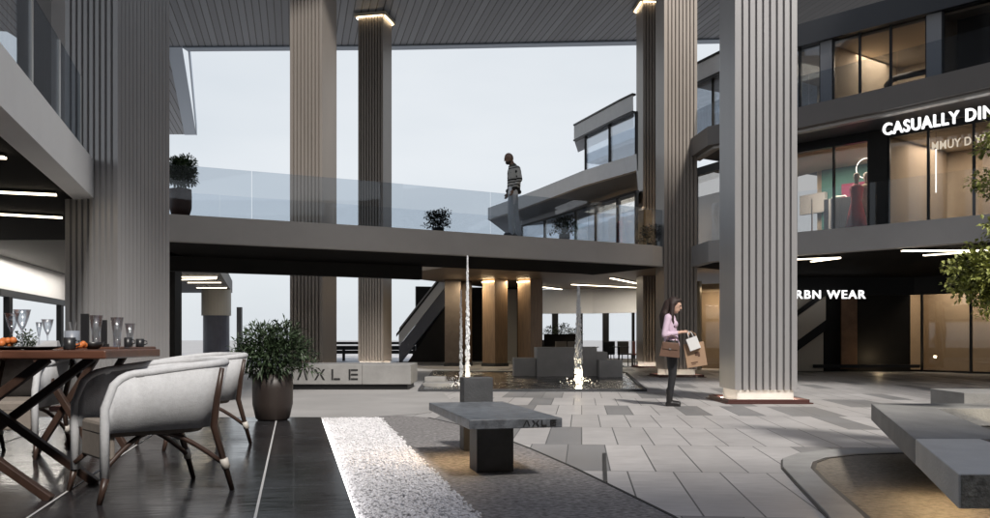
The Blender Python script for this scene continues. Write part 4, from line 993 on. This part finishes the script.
place('tumbler', 96, 7.1, Z2, 'tallest clear tumbler left of the two on the rear table', 'glass', gt, tumbler(.052, .25))
place('tumbler', 117, 7.15, Z2, 'clear flared tumbler in the middle of the rear table', 'glass', gt, tumbler(.05, .235))
place('tumbler', 130, 7.3, Z2, 'clear tumbler nearest the right end of the rear table', 'glass', gt, tumbler(.042, .19))
place('mug', 69.5, 5.3, Z1, 'black mug near the right end of the near table', 'mug', gm_, mug(.035, .072))
place('mug', 128, 7.05, Z2, 'black mug left of the last one on the rear table', 'mug', gm_, mug(.03, .075))
place('mug', 140, 7.1, Z2, 'black mug at the right end of the rear table', 'mug', gm_, mug(.032, .065))
place('plate', 8, 5.25, Z1, 'dark plate with orange food at the left edge', 'plate', gp, plate(.12))
place('plate', 38, 5.2, Z1, 'dark plate with a napkin beside the black mug', 'plate', gp, plate(.13))
fo = empty('orange_food', ((4 - 495) / FPX * 5.27, 5.27, Z1 + .0095), 'pile of orange fruit on the dark plate', 'food')
fr_ = MB(); rr = random.Random(5)
for i in range(7): fr_.ball((rr.uniform(-.05, .05), rr.uniform(-.04, .04), .022 + rr.uniform(0, .025)), .022, 9, 6)
fr_.build('fruit', m_org, fo, smooth=True)
fo = empty('orange_food', ((74 - 495) / FPX * 5.5, 5.5, Z1), 'small orange pieces behind the black mug', 'food')
fr_ = MB()
for i in range(5): fr_.ball((rr.uniform(-.06, .06), rr.uniform(-.02, .02), .02 + rr.uniform(0, .02)), .019, 9, 6)
fr_.build('fruit', m_org, fo, smooth=True)
nb_ = MB().prism([(-.06, -.035), (.06, -.03), (.055, .035), (-.05, .03)], 0, .035, top=[(-.02, -.008), (.055, -.02), (.05, .02), (-.015, .008)])
tag(nb_.build('napkin', mat('grey_napkin', (.4, .4, .41), .9), bevel=.004), 'folded grey napkin on the plate beside the mug', 'napkin').location = ((49 - 495) / FPX * 5.22, 5.22, Z1 + .018)
jar = empty('cutlery_jar', ((72 - 495) / FPX * 5.62, 5.62, Z1), 'grey jar of upright cutlery behind the black mug', 'jar')
MB().lathe([(.038, 0), (.045, .02), (.045, .115), (.04, .115), (.036, .02), (.001, .02)], n=20).build('jar_body', mat('grey_ceramic', (.22, .24, .28), .4), jar, smooth=True)
for i in range(5): MB().tube([(rr.uniform(-.02, .02), rr.uniform(-.02, .02), .02), (rr.uniform(-.035, .035), rr.uniform(-.03, .03), .17)], .004, 5).build('cutlery', mat('steel'), jar)
for px, d, wd, h, lb in ((85, 7.0, .06, .26, 'taller black menu holder on the rear table'), (104, 7.4, .045, .22, 'narrower black menu holder between the tumblers')):
    o = empty('menu_holder', ((px - 495) / FPX * d, d, Z2), lb, 'menu holder', 'menu holders on the rear table')
    MB().box((0, 0, .012), (wd * 1.25, .07, .024)).build('base', m_cer, o); MB().box((0, 0, .024 + (h - .024) / 2), (wd, .02, h - .025)).build('board', m_cer, o)
bw2 = empty('bowl', ((93 - 495) / FPX * 5.6, 5.6, Z1), 'dark low bowl at the right end of the near table', 'bowl')
MB().lathe([(.03, 0), (.055, .02), (.065, .045), (.06, .045), (.05, .022), (.001, .01)], n=20).build('bowl_body', m_cer, bw2, smooth=True)

# =================================================================== PEOPLE
def fused(mb, name, m, parent, vox, sm=6):
    o = mb.build(name, m, parent)
    r_ = o.modifiers.new('r', 'REMESH'); r_.mode = 'VOXEL'; r_.voxel_size = vox; r_.use_smooth_shade = True
    s_ = o.modifiers.new('s', 'SMOOTH'); s_.factor = .5; s_.iterations = sm
    bake(o); o.data.polygons.foreach_set('use_smooth', [True] * len(o.data.polygons)); return o
def hand(mb, wrist, tip, out, curl, thumb_side):
    """palm plus four unequal curled fingers and a thumb"""
    wv, t = Vector(wrist), Vector(tip); d = (t - wv).normalized(); o_ = Vector(out).normalized(); s = d.cross(o_).normalized()
    pal = wv + d * .075
    for k in range(4):
        b0 = wv + d * .02 + s * (k - 1.5) * .012; b1 = pal + s * (k - 1.5) * .019
        mb.cap(b0, b1, .015, .012, 8)
        ln = (.062, .072, .068, .052)[k]; p0 = b1; dd = d.copy()
        for j in range(3):
            dd = (dd + o_ * curl).normalized(); p1 = p0 + dd * ln * (.42, .33, .25)[j]; mb.cap(p0, p1, .0085, .0075, 7); p0 = p1
    th = wv + d * .025 + s * thumb_side * .02
    p1 = th + (d * .5 + s * thumb_side * .8 + o_ * .2).normalized() * .035; p2 = p1 + (d + o_ * .5).normalized() * .03
    mb.cap(th, p1, .013, .010, 7); mb.cap(p1, p2, .0095, .008, 7)
def head(mb, c, tilt, r=.088):
    M = Matrix.Rotation(tilt, 3, 'Y'); C = Vector(c)
    def q(x, y, z): return C + M @ Vector((x, y, z))
    h = MB(); h.ball((0, 0, .012), (.098, .076, .108), 16, 12); h.ball((.03, 0, -.045), (.066, .058, .07), 14, 10); h.ball((.062, 0, -.088), (.026, .028, .022), 10, 7)
    h.ball((.09, 0, .03), (.016, .05, .012), 10, 6)
    h.cap((.098, 0, .012), (.113, 0, -.022), .009, .013, 8); h.ball((.094, 0, -.052), (.012, .024, .006), 8, 6); h.ball((.091, 0, -.064), (.012, .02, .006), 8, 6)
    for s in (-1, 1): h.ball((-.005, s * .076, -.008), (.02, .009, .031), 10, 7)
    mb.add([tuple(q(*v)) for v in h.v], h.f)
    return q
m_skinw = mat('skin_fair', (.56, .36, .27), .5); m_skinm = mat('skin_tan', (.24, .15, .105), .5); m_eye = mat('eye_dark', (.02, .015, .012), .2)

# ---- woman with shopping bags
WX, WY = 2.68, 13.64
wo = empty('person', (WX, WY, .0), 'woman in a lilac top and black trousers looking down at her shopping bags', 'person', None, R(-12))
b = MB()
q = head(b, (.035, 0, 1.525), R(16), .088)
b.cap((-.03, 0, 1.36), (.005, 0, 1.46), .058, .05, 12)
b.cap((-.045, 0, 1.28), (-.02, 0, 1.08), .085, .08, 12); b.cap((-.02, 0, 1.08), (.0, 0, .93), .08, .09, 12)
EL = {-1: (-.105, -.215, 1.075), 1: (-.06, .205, 1.07)}; WR_ = {-1: (.135, -.13, 1.115), 1: (.15, .075, 1.125)}
for s in (-1, 1):
    b.cap((-.055, s * .14, 1.335), EL[s], .042, .034, 10); b.cap(EL[s], WR_[s], .034, .023, 10); b.cap((-.05, 0, 1.34), (-.055, s * .14, 1.335), .06, .045, 10)
    b.cap((.0, s * .075, .87), (.01, s * .08, .47), .07, .048, 10); b.cap((.01, s * .08, .47), (-.035, s * .075, .08), .048, .032, 10)
    b.cap((0, 0, .9), (.0, s * .075, .87), .09, .075, 10)
hand(b, WR_[-1], (.25, -.10, 1.13), (0, .3, -1), .75, 1); hand(b, WR_[1], (.26, .05, 1.14), (0, -.2, -1), .75, -1)
fused(b, 'body', m_skinw, wo, .0062, 5)
for s in (-1, 1):
    e = q(.089, s * .032, .013); MB().ball(e, .010, 8, 6).build('eye', m_eye, wo, smooth=True)
t = MB()
t.cap((-.045, 0, 1.30), (-.02, 0, 1.10), .112, .098, 14); t.cap((-.02, 0, 1.10), (.0, 0, .93), .098, .122, 14); t.ball((.035, -.055, 1.24), .062); t.ball((.035, .055, 1.24), .062)
for s in (-1, 1):
    t.cap((-.05, s * .06, 1.34), (-.055, s * .145, 1.335), .062, .056, 10); t.cap((-.055, s * .15, 1.33), EL[s], .056, .047, 10)
    e, wv = Vector(EL[s]), Vector(WR_[s]); t.cap(e, e.lerp(wv, .72), .047, .036, 10)
    t.cap((-.045, s * .05, 1.28), (-.02, s * .05, 1.1), .09, .08, 10); t.cap((0, s * .055, .95), (0, s * .05, .9), .105, .108, 10)
t.tube([(-.035, 0, 1.36), (-.022, 0, 1.40)], [.075, .062], 12)
fused(t, 'blouse', mat('lilac_fabric', (.58, .45, .56), .8, var=.08, scale=14), wo, .010, 6)
t = MB()
for s in (-1, 1):
    t.cap((0, s * .06, .93), (.0, s * .078, .85), .112, .095, 12); t.cap((.0, s * .078, .85), (.012, s * .08, .48), .094, .062, 12); t.cap((.012, s * .08, .48), (-.035, s * .075, .12), .060, .046, 12)
fused(t, 'trousers', mat('black_denim', (.014, .014, .017), .7, var=.2, scale=10), wo, .010, 5)
for s in (-1, 1):
    t = MB(); t.cap((-.035, s * .075, .24), (-.035, s * .075, .07), .052, .047, 12); t.cap((-.04, s * .075, .045), (.10, s * .082, .035), .045, .036, 12); t.cap((-.065, s * .075, .03), (-.03, s * .075, .03), .034, .036, 10)
    t.box((.02, s * .078, .012), (.225, .075, .024)); fused(t, 'boot', mat('black_leather', (.012, .011, .011), .45), wo, .008, 4)
t = MB(); M3 = Matrix.Rotation(R(16), 3, 'Y'); C = Vector((.035, 0, 1.525))
def hq(x, y, z): return C + M3 @ Vector((x, y, z))
t.ball(hq(-.022, 0, .03), (.098, .09, .1), 14, 10); t.ball(hq(.02, 0, .075), (.078, .075, .045), 12, 8)
for s in (-1, 1):
    t.cap(hq(-.03, s * .075, .01), (.0, s * .1, 1.32), .04, .036, 10); t.cap((.0, s * .1, 1.32), (.035, s * .09, 1.20), .034, .018, 10)
t.cap(hq(-.09, 0, 0), (-.115, 0, 1.36), .07, .075, 12); t.cap((-.115, 0, 1.36), (-.13, 0, 1.2), .075, .045, 12); t.cap((-.1, -.07, 1.4), (-.11, -.08, 1.22), .05, .03, 10)
fused(t, 'hair', mat('dark_brown_hair', (.022, .010, .008), .65, var=.5, scale=30, stretch=(3, 3, .3)), wo, .008, 3)

wq = wo.matrix_basis.copy()
def wpt(p): return Matrix.Translation((WX, WY, 0)) @ Matrix.Rotation(R(-12), 4, 'Z') @ Vector(p)
def bag(name, c, dx, dy, dz, rz, tilt, m, label, hl, hm, flare=1.0):
    o = empty(name, wpt(c), label, 'bag', None, R(-12) + rz); o.rotation_euler = (0, tilt, R(-12) + rz)
    x, y = dx / 2, dy / 2
    MB().prism([(-x, -y), (x, -y), (x, y), (-x, y)], -dz, 0, top=[(-x * flare, -y * flare), (x * flare, -y * flare), (x * flare, y * flare), (-x * flare, y * flare)]).build('bag_body', m, o, bevel=.006)
    for s in (-1, 1): MB().tube([(-x * .45, s * y * .8 * flare, -.01), (-x * .35, s * y * .5, hl * .7), (0, 0, hl), (x * .35, s * y * .5, hl * .7), (x * .45, s * y * .8 * flare, -.01)], .006, 6).build('handle', hm, o, smooth=True)
    return o
m_kraft = mat('kraft_paper', (.36, .235, .15), .8, var=.1, scale=6)
hb = bag('handbag', (-.01, -.235, .965), .30, .12, .22, 0, R(6), mat('tan_leather', (.13, .072, .048), .5, var=.12), "brown leather handbag hanging on the woman's near arm", .11, mat('tan_leather'), .82)
MB().box((0, -.062, -.06), (.22, .008, .09)).build('flap', mat('tan_leather'), hb, bevel=.003)
MB().box((0, -.068, -.10), (.03, .006, .02)).build('clasp', mat('steel'), hb)
bag('shopping_bag', (.285, -.12, 1.035), .165, .10, .19, 0, R(-20), mat('white_paper', (.72, .72, .72), .6), 'small white shopping bag held up in front of the woman', .10, mat('white_paper'))
kb = bag('shopping_bag', (.315, -.035, .955), .30, .13, .36, R(4), R(-9), m_kraft, 'large brown paper shopping bag hanging below the white one', .18, m_kraft)
kl = MB()
kl.box((.03, -.067, -.17), (.07, .003, .05)); kl.box((.05, -.067, -.205), (.03, .003, .016)); kl.box((-.03, -.067, -.29), (.10, .003, .014)); kl.box((-.045, -.067, -.315), (.06, .003, .010))
kl.build('printed_mark', mat('brown_print', (.10, .05, .03), .8), kb)

# ---- man on the bridge, seen from below through the glass
mo = empty('person', (X(513, 21.85), 21.85, 3.497), 'bald man in a patterned black and white sweater standing on the footbridge', 'person', None, R(196))
mo.scale = (1.15, 1.15, 1.15)
b = MB(); q = head(b, (.085, 0, 1.655), R(18), .09)
b.cap((-.02, 0, 1.46), (.05, 0, 1.58), .065, .06, 12); b.cap((-.03, 0, 1.40), (-.02, 0, 1.0), .11, .10, 12)
ELm = {-1: (-.10, -.25, 1.18), 1: (-.07, .25, 1.18)}; WRm = {-1: (.05, -.235, .96), 1: (.07, .22, .96)}
FT = {1: ((.03, .09, .92), (.07, .1, .5), (.06, .1, .08)), -1: ((-.03, -.09, .92), (-.08, -.1, .5), (-.17, -.105, .08))}
for s in (-1, 1):
    b.cap((-.03, 0, 1.43), (-.035, s * .17, 1.42), .07, .055, 10); b.cap((-.035, s * .18, 1.42), ELm[s], .05, .04, 10); b.cap(ELm[s], WRm[s], .038, .028, 10)
    h_, k_, a_ = FT[s]; b.cap((0, 0, .98), h_, .1, .085, 10); b.cap(h_, k_, .08, .055, 10); b.cap(k_, a_, .055, .038, 10)
    wv = Vector(WRm[s]); hand(b, wv, wv + Vector((.03, 0, -.1)), (.5, -s * .4, 0), .35, -s)
fused(b, 'body', m_skinm, mo, .0068, 5)
for s in (-1, 1): MB().ball(q(.089, s * .033, .013), .010, 8, 6).build('eye', m_eye, mo, smooth=True)
# knitted sweater: bands and motifs woven into the cloth
ms = bpy.data.materials.new('patterned_knit'); ms.use_nodes = True; n_ = ms.node_tree; bs = n_.nodes['Principled BSDF']; bs.inputs['Roughness'].default_value = .9
tc_ = n_.nodes.new('ShaderNodeTexCoord'); sx_ = n_.nodes.new('ShaderNodeSeparateXYZ'); n_.links.new(tc_.outputs['Object'], sx_.inputs[0])
mr_ = n_.nodes.new('ShaderNodeMapRange'); mr_.inputs[1].default_value = .9; mr_.inputs[2].default_value = 1.52; n_.links.new(sx_.outputs[2], mr_.inputs[0])
rp_k = n_.nodes.new('ShaderNodeValToRGB'); rp_k.color_ramp.interpolation = 'CONSTANT'
K, Wt, Gy = (.022, .02, .018, 1), (.5, .49, .45, 1), (.10, .10, .08, 1)
els = [(0, K), (.20, Wt), (.25, K), (.29, Wt), (.36, K), (.40, Wt), (.44, K), (.50, Wt), (.84, K), (.88, Wt), (.92, Gy)]
rp_k.color_ramp.elements[0].position = 0; rp_k.color_ramp.elements[0].color = K; rp_k.color_ramp.elements[1].position = .92; rp_k.color_ramp.elements[1].color = Gy
for p_, c_ in els[1:-1]: e_ = rp_k.color_ramp.elements.new(p_); e_.color = c_
n_.links.new(mr_.outputs[0], rp_k.inputs[0])
mpk = n_.nodes.new('ShaderNodeMapping'); mpk.inputs['Scale'].default_value = (9, 9, 9); n_.links.new(tc_.outputs['Object'], mpk.inputs[0])
vo = n_.nodes.new('ShaderNodeTexVoronoi'); vo.distance = 'MANHATTAN'; vo.inputs['Scale'].default_value = 1.0; vo.inputs['Randomness'].default_value = .15; n_.links.new(mpk.outputs[0], vo.inputs['Vector'])
lt_ = n_.nodes.new('ShaderNodeMath'); lt_.operation = 'LESS_THAN'; lt_.inputs[1].default_value = .42; n_.links.new(vo.outputs['Distance'], lt_.inputs[0])
g1 = n_.nodes.new('ShaderNodeMath'); g1.operation = 'GREATER_THAN'; g1.inputs[1].default_value = .52; n_.links.new(mr_.outputs[0], g1.inputs[0])
g2 = n_.nodes.new('ShaderNodeMath'); g2.operation = 'LESS_THAN'; g2.inputs[1].default_value = .83; n_.links.new(mr_.outputs[0], g2.inputs[0])
mm1 = n_.nodes.new('ShaderNodeMath'); mm1.operation = 'MULTIPLY'; n_.links.new(g1.outputs[0], mm1.inputs[0]); n_.links.new(g2.outputs[0], mm1.inputs[1])
mm2 = n_.nodes.new('ShaderNodeMath'); mm2.operation = 'MULTIPLY'; n_.links.new(mm1.outputs[0], mm2.inputs[0]); n_.links.new(lt_.outputs[0], mm2.inputs[1])
mxk = n_.nodes.new('ShaderNodeMix'); mxk.data_type = 'RGBA'; n_.links.new(mm2.outputs[0], mxk.inputs[0]); n_.links.new(rp_k.outputs[0], mxk.inputs[6]); mxk.inputs[7].default_value = K
n_.links.new(mxk.outputs[2], bs.inputs['Base Color'])
t = MB(); t.cap((-.03, 0, 1.38), (-.02, 0, 1.05), .15, .14, 14)
for s in (-1, 1):
    t.cap((-.03, s * .07, 1.36), (-.015, s * .06, 1.0), .125, .125, 12); t.cap((-.03, s * .1, 1.42), (-.035, s * .18, 1.41), .08, .07, 10); t.cap((-.035, s * .19, 1.41), ELm[s], .07, .06, 10)
    e, wv = Vector(ELm[s]), Vector(WRm[s]); t.cap(e, e.lerp(wv, .9), .058, .043, 10)
t.tube([(-.025, 0, 1.42), (.03, 0, 1.53)], [.105, .085], 12)
t.tube([(-.015, 0, .99), (-.01, 0, .93)], [.17, .165], 14)
fused(t, 'sweater', ms, mo, .011, 5)
t = MB()
for s in (-1, 1):
    h_, k_, a_ = FT[s]; t.cap((0, s * .05, 1.0), h_, .125, .11, 12); t.cap(h_, k_, .105, .078, 12); t.cap(k_, Vector(a_) + Vector((0, 0, -.01)), .076, .062, 12)
fused(t, 'trousers', mat('grey_trousers', (.80, .81, .82), .8, var=.1, scale=8), mo, .011, 5)
for s in (-1, 1):
    a_ = Vector(FT[s][2]); t = MB(); t.cap((a_.x - .03, a_.y, .045), (a_.x + .14, a_.y + s * .02, .038), .048, .04, 12); t.box((a_.x + .05, a_.y, .012), (.27, .085, .024)); t.cap((a_.x, a_.y, .1), (a_.x, a_.y, .05), .045, .045, 10)
    fused(t, 'shoe', mat('grey_suede', (.2, .2, .2), .8), mo, .009, 4)
t = MB(); M3 = Matrix.Rotation(R(18), 3, 'Y'); C = Vector((.085, 0, 1.655))
t.ball(hq(.052, 0, -.075), (.055, .06, .045), 12, 8); t.ball(hq(.02, 0, -.07), (.06, .068, .04), 12, 8)
fused(t, 'beard', mat('dark_beard', (.04, .03, .022), .8), mo, .008, 3)

# =================================================================== LAMPS THAT ARE LIT IN THE PLACE
def arealine(name, p, q, e, col=WARM, w_=.3, dz=0.0, spread=None):
    p, q = Vector(p), Vector(q); c = (p + q) / 2; d_ = q - p
    l = lamp('AREA', name, c + Vector((0, 0, dz)), e, col, d_.length, w_, (0, 0, math.atan2(d_.y, d_.x)), spread); return l
DN = 0
a = ray_on(off(G1, 1.2, .9), 870); b_ = ray_on(off(G1, 1.2, .9), 780)
arealine('shop_room_lamp', (a.x, a.y, 5.76), (b_.x, b_.y, 5.76), 130, (1, .88, .72), 1.4)
a = ray_on(off(G1, 1.5, 1.15), 1020); b_ = ray_on(off(G1, 1.5, 1.15), 925)
arealine('dining_room_lamp', (a.x, a.y, 5.76), (b_.x, b_.y, 5.76), 49, (1, .84, .68), 1.4)
a = ray_on(off(G1, 1.5, 1.15), 910); b_ = ray_on(off(G1, 1.5, 1.15), 855)
arealine('upper_room_lamp', (a.x, a.y, 8.2), (b_.x, b_.y, 8.2), 49, (1, .84, .66), 1.4)
a = ray_on(off(G1, 1.2, .9), 820); b_ = ray_on(off(G1, 1.2, .9), 760)
arealine('upper_room_lamp', (a.x, a.y, 8.2), (b_.x, b_.y, 8.2), 21, (1, .82, .6), 1.4)
a = ray_on(off(G1, 1.0, .7), 655); b_ = ray_on(off(G1, 1.0, .7), 600)
arealine('far_shop_lamp', (a.x, a.y, 5.76), (b_.x, b_.y, 5.76), 42, (1, .82, .6), 1.4)
arealine('ground_shop_lamp', (13.75, 28.8, 2.85), (15.3, 26.1, 2.85), 42, (1, .88, .72), .4)
arealine('ground_shop_lamp', (7.0, 31.0, 2.8), (8.2, 30.2, 2.8), 30, (1, .82, .6), .4)
arealine('pillar_lamp', (-1.15, 33.9, 3.24), (-.8, 34.0, 3.24), 26, (1, .82, .56), .3)
arealine('pillar_lamp', (.5, 34.1, 3.24), (.75, 34.2, 3.24), 11, (1, .82, .56), .3)
arealine('pillar_lamp', (-2.3, 33.6, 3.24), (-2.0, 33.6, 3.24), 7, (1, .82, .56), .3)
arealine('bulkhead_washer', (-10.6, 18.0, 2.9), (-12.2, 27.0, 2.9), 80, (1, .93, .84), .2)
lamp('POINT', 'wall_sconce', (12.0, 28.1, .45), 4, (1, .75, .45), .05)
lamp('POINT', 'jet_light', (X(578.5, 19.8), 19.8, .14), 15, (1, .82, .55), .06)
lamp('POINT', 'jet_light', (X(467.5, 18.4), 18.4, .14), 8, (1, .85, .62), .06)
lamp('AREA', 'cafe_lamp', (4.6, 38.0, 3.22), 60, (1, .9, .76), 3.0, .4)

# ---- stock and fittings seen in the lit rooms
def RG(px, py, o=2.2): p = ray_on(off(G1, o, o * .77), px); return Vector((p.x, p.y, EYE + (HOR - py) * p.y / FPX))
RW = off(G1, 2.5, 1.92)
wall_seg(ray_on(RW, 822), ray_on(RW, 869), 3.5, 5.79, .05, mat('teal_wall', (.06, .20, .18), .6), 'teal_panel')
RW2 = off(G1, 2.40, 1.85)
wall_seg(ray_on(RW2, 842), ray_on(RW2, 869), 3.5, 5.3, .05, mat('magenta_panel', (.28, .02, .09), .6), 'magenta_panel')
wall_seg(ray_on(RW2, 801), ray_on(RW2, 826), 4.6, 5.15, .12, mat('pale_wall'), 'pale_panel')
def mannequin(px, o_, m, label, hz=1.55):
    p = ray_on(off(G1, o_, o_ * .77), px); o = empty('mannequin', (p.x, p.y, 3.492), label, 'mannequin', 'mannequins in the gallery shop'); k = hz / 1.55
    MB().lathe([(.26 * k, .25 * k), (.2 * k, .6 * k), (.125 * k, .95 * k), (.16 * k, 1.2 * k), (.17 * k, 1.28 * k), (.06 * k, 1.36 * k)], n=18).build('dress', m, o, smooth=True)
    MB().lathe([(.05 * k, 1.35 * k), (.04 * k, 1.42 * k), (.075 * k, 1.5 * k), (.07 * k, 1.6 * k), (.02 * k, 1.64 * k)], n=14).build('head', mat('mannequin_grey', (.35, .33, .3), .5), o, smooth=True)
    MB().lathe([(.2, 0), (.2, .02), (.015, .03), (.015, .26 * k)], n=14).build('stand', mat('steel'), o)
    return o
mannequin(856.5, .6, mat('red_cloth', (.50, .012, .02), .6), 'mannequin in a long red dress in the gallery shop window')
mannequin(866.5, .9, mat('flecked_cloth', (.30, .25, .16), .8, var=.8, scale=40), 'mannequin in flecked beige clothes beside the red dress', 1.6)
p = ray_on(off(G1, 1.6, 1.23), 829); q = ray_on(off(G1, 1.6, 1.23), 849)
cr_ = empty('clothes_rail', ((p.x + q.x) / 2, (p.y + q.y) / 2, 3.492), 'rail of dark clothes with a pale arched frame in the gallery shop', 'clothes rail'); c = Vector((cr_.location.x, cr_.location.y)); d_ = (q - p).normalized(); h_ = (q - p).length / 2
rl = MB(); rl.tube([(-d_.x * h_, -d_.y * h_, 0), (-d_.x * h_, -d_.y * h_, 1.2), (-d_.x * (h_ - .1), -d_.y * (h_ - .1), 1.32), (d_.x * (h_ - .1), d_.y * (h_ - .1), 1.32), (d_.x * h_, d_.y * h_, 1.2), (d_.x * h_, d_.y * h_, 0)], .02, 8); rl.build('frame', mat('pale_steel', (.6, .6, .58), .3, .4), cr_, smooth=True)
for i in range(7):
    t = -h_ + .08 + i * (2 * h_ - .16) / 6
    MB().box((d_.x * t, d_.y * t, .83), (.05, .42, .9), R(45 + random.uniform(-12, 12))).build('garment', mat(('navy_cloth', 'black_fabric', 'grey_napkin')[i % 3 if i < 5 else 1], (.015, .018, .03), .9), cr_, bevel=.015)
p = ray_on(off(G1, .7, .54), 812); lp = empty('display_post', (p.x, p.y, 3.492), 'thin pale display post in the gallery shop window', 'post')
MB().lathe([(.12, 0), (.12, .015), (.018, .025), (.018, 1.15)], n=12).build('post', mat('pale_steel'), lp)
p = RG(866, 168, 1.9); rg_ = empty('ring_light', p, 'glowing white ring light hanging in the gallery shop', 'lamp')
mb = MB(); n_r = 28; mb.tube([(math.cos(R(45)) * .26 * math.cos(i * 2 * math.pi / n_r), -math.sin(R(45)) * .26 * math.cos(i * 2 * math.pi / n_r), .26 * math.sin(i * 2 * math.pi / n_r)) for i in range(n_r + 1)], .014, 6); mb.build('ring', emat('ring_glow', (1, .97, .92), 2.0), rg_, smooth=True)
MB().tube([(0, 0, .26), (0, 0, 5.79 - p.z)], .004, 5).build('cord', m_frame, rg_)
p = RG(936, 170, .5); tb = empty('tube_light', p, 'slim vertical tube light glowing in the tan dining room', 'lamp')
MB().tube([(0, 0, -.52), (0, 0, .48)], .014, 6).build('tube', emat('ring_glow', (1, .97, .92), 2.0), tb); MB().tube([(0, 0, .481), (0, 0, 5.79 - p.z)], .004, 5).build('cord', m_frame, tb)
p = ray_on(off(G1, 1.5, 1.15), 884); q = ray_on(off(G1, 1.5, 1.15), 930)
arc = empty('arched_frame', ((p.x + q.x) / 2, (p.y + q.y) / 2, 6.392), 'dark rounded arch standing in the lit upper room', 'arch'); d_ = (q - p).normalized(); h_ = (q - p).length / 2
mb = MB(); mb.tube([(-d_.x * h_, -d_.y * h_, 0), (-d_.x * h_, -d_.y * h_, .85)] + [(-d_.x * (h_ - .35 * (1 - math.cos(a_ * math.pi / 12))), -d_.y * (h_ - .35 * (1 - math.cos(a_ * math.pi / 12))), .85 + .35 * math.sin(a_ * math.pi / 12)) for a_ in range(1, 7)] + [(d_.x * h_, d_.y * h_, 1.2)], .075, 8); mb.build('arch', m_frame, arc, smooth=True)

lamp('POINT', 'tree_spot', (4.25, 6.35, .12), 16, (1, .86, .6), .05)
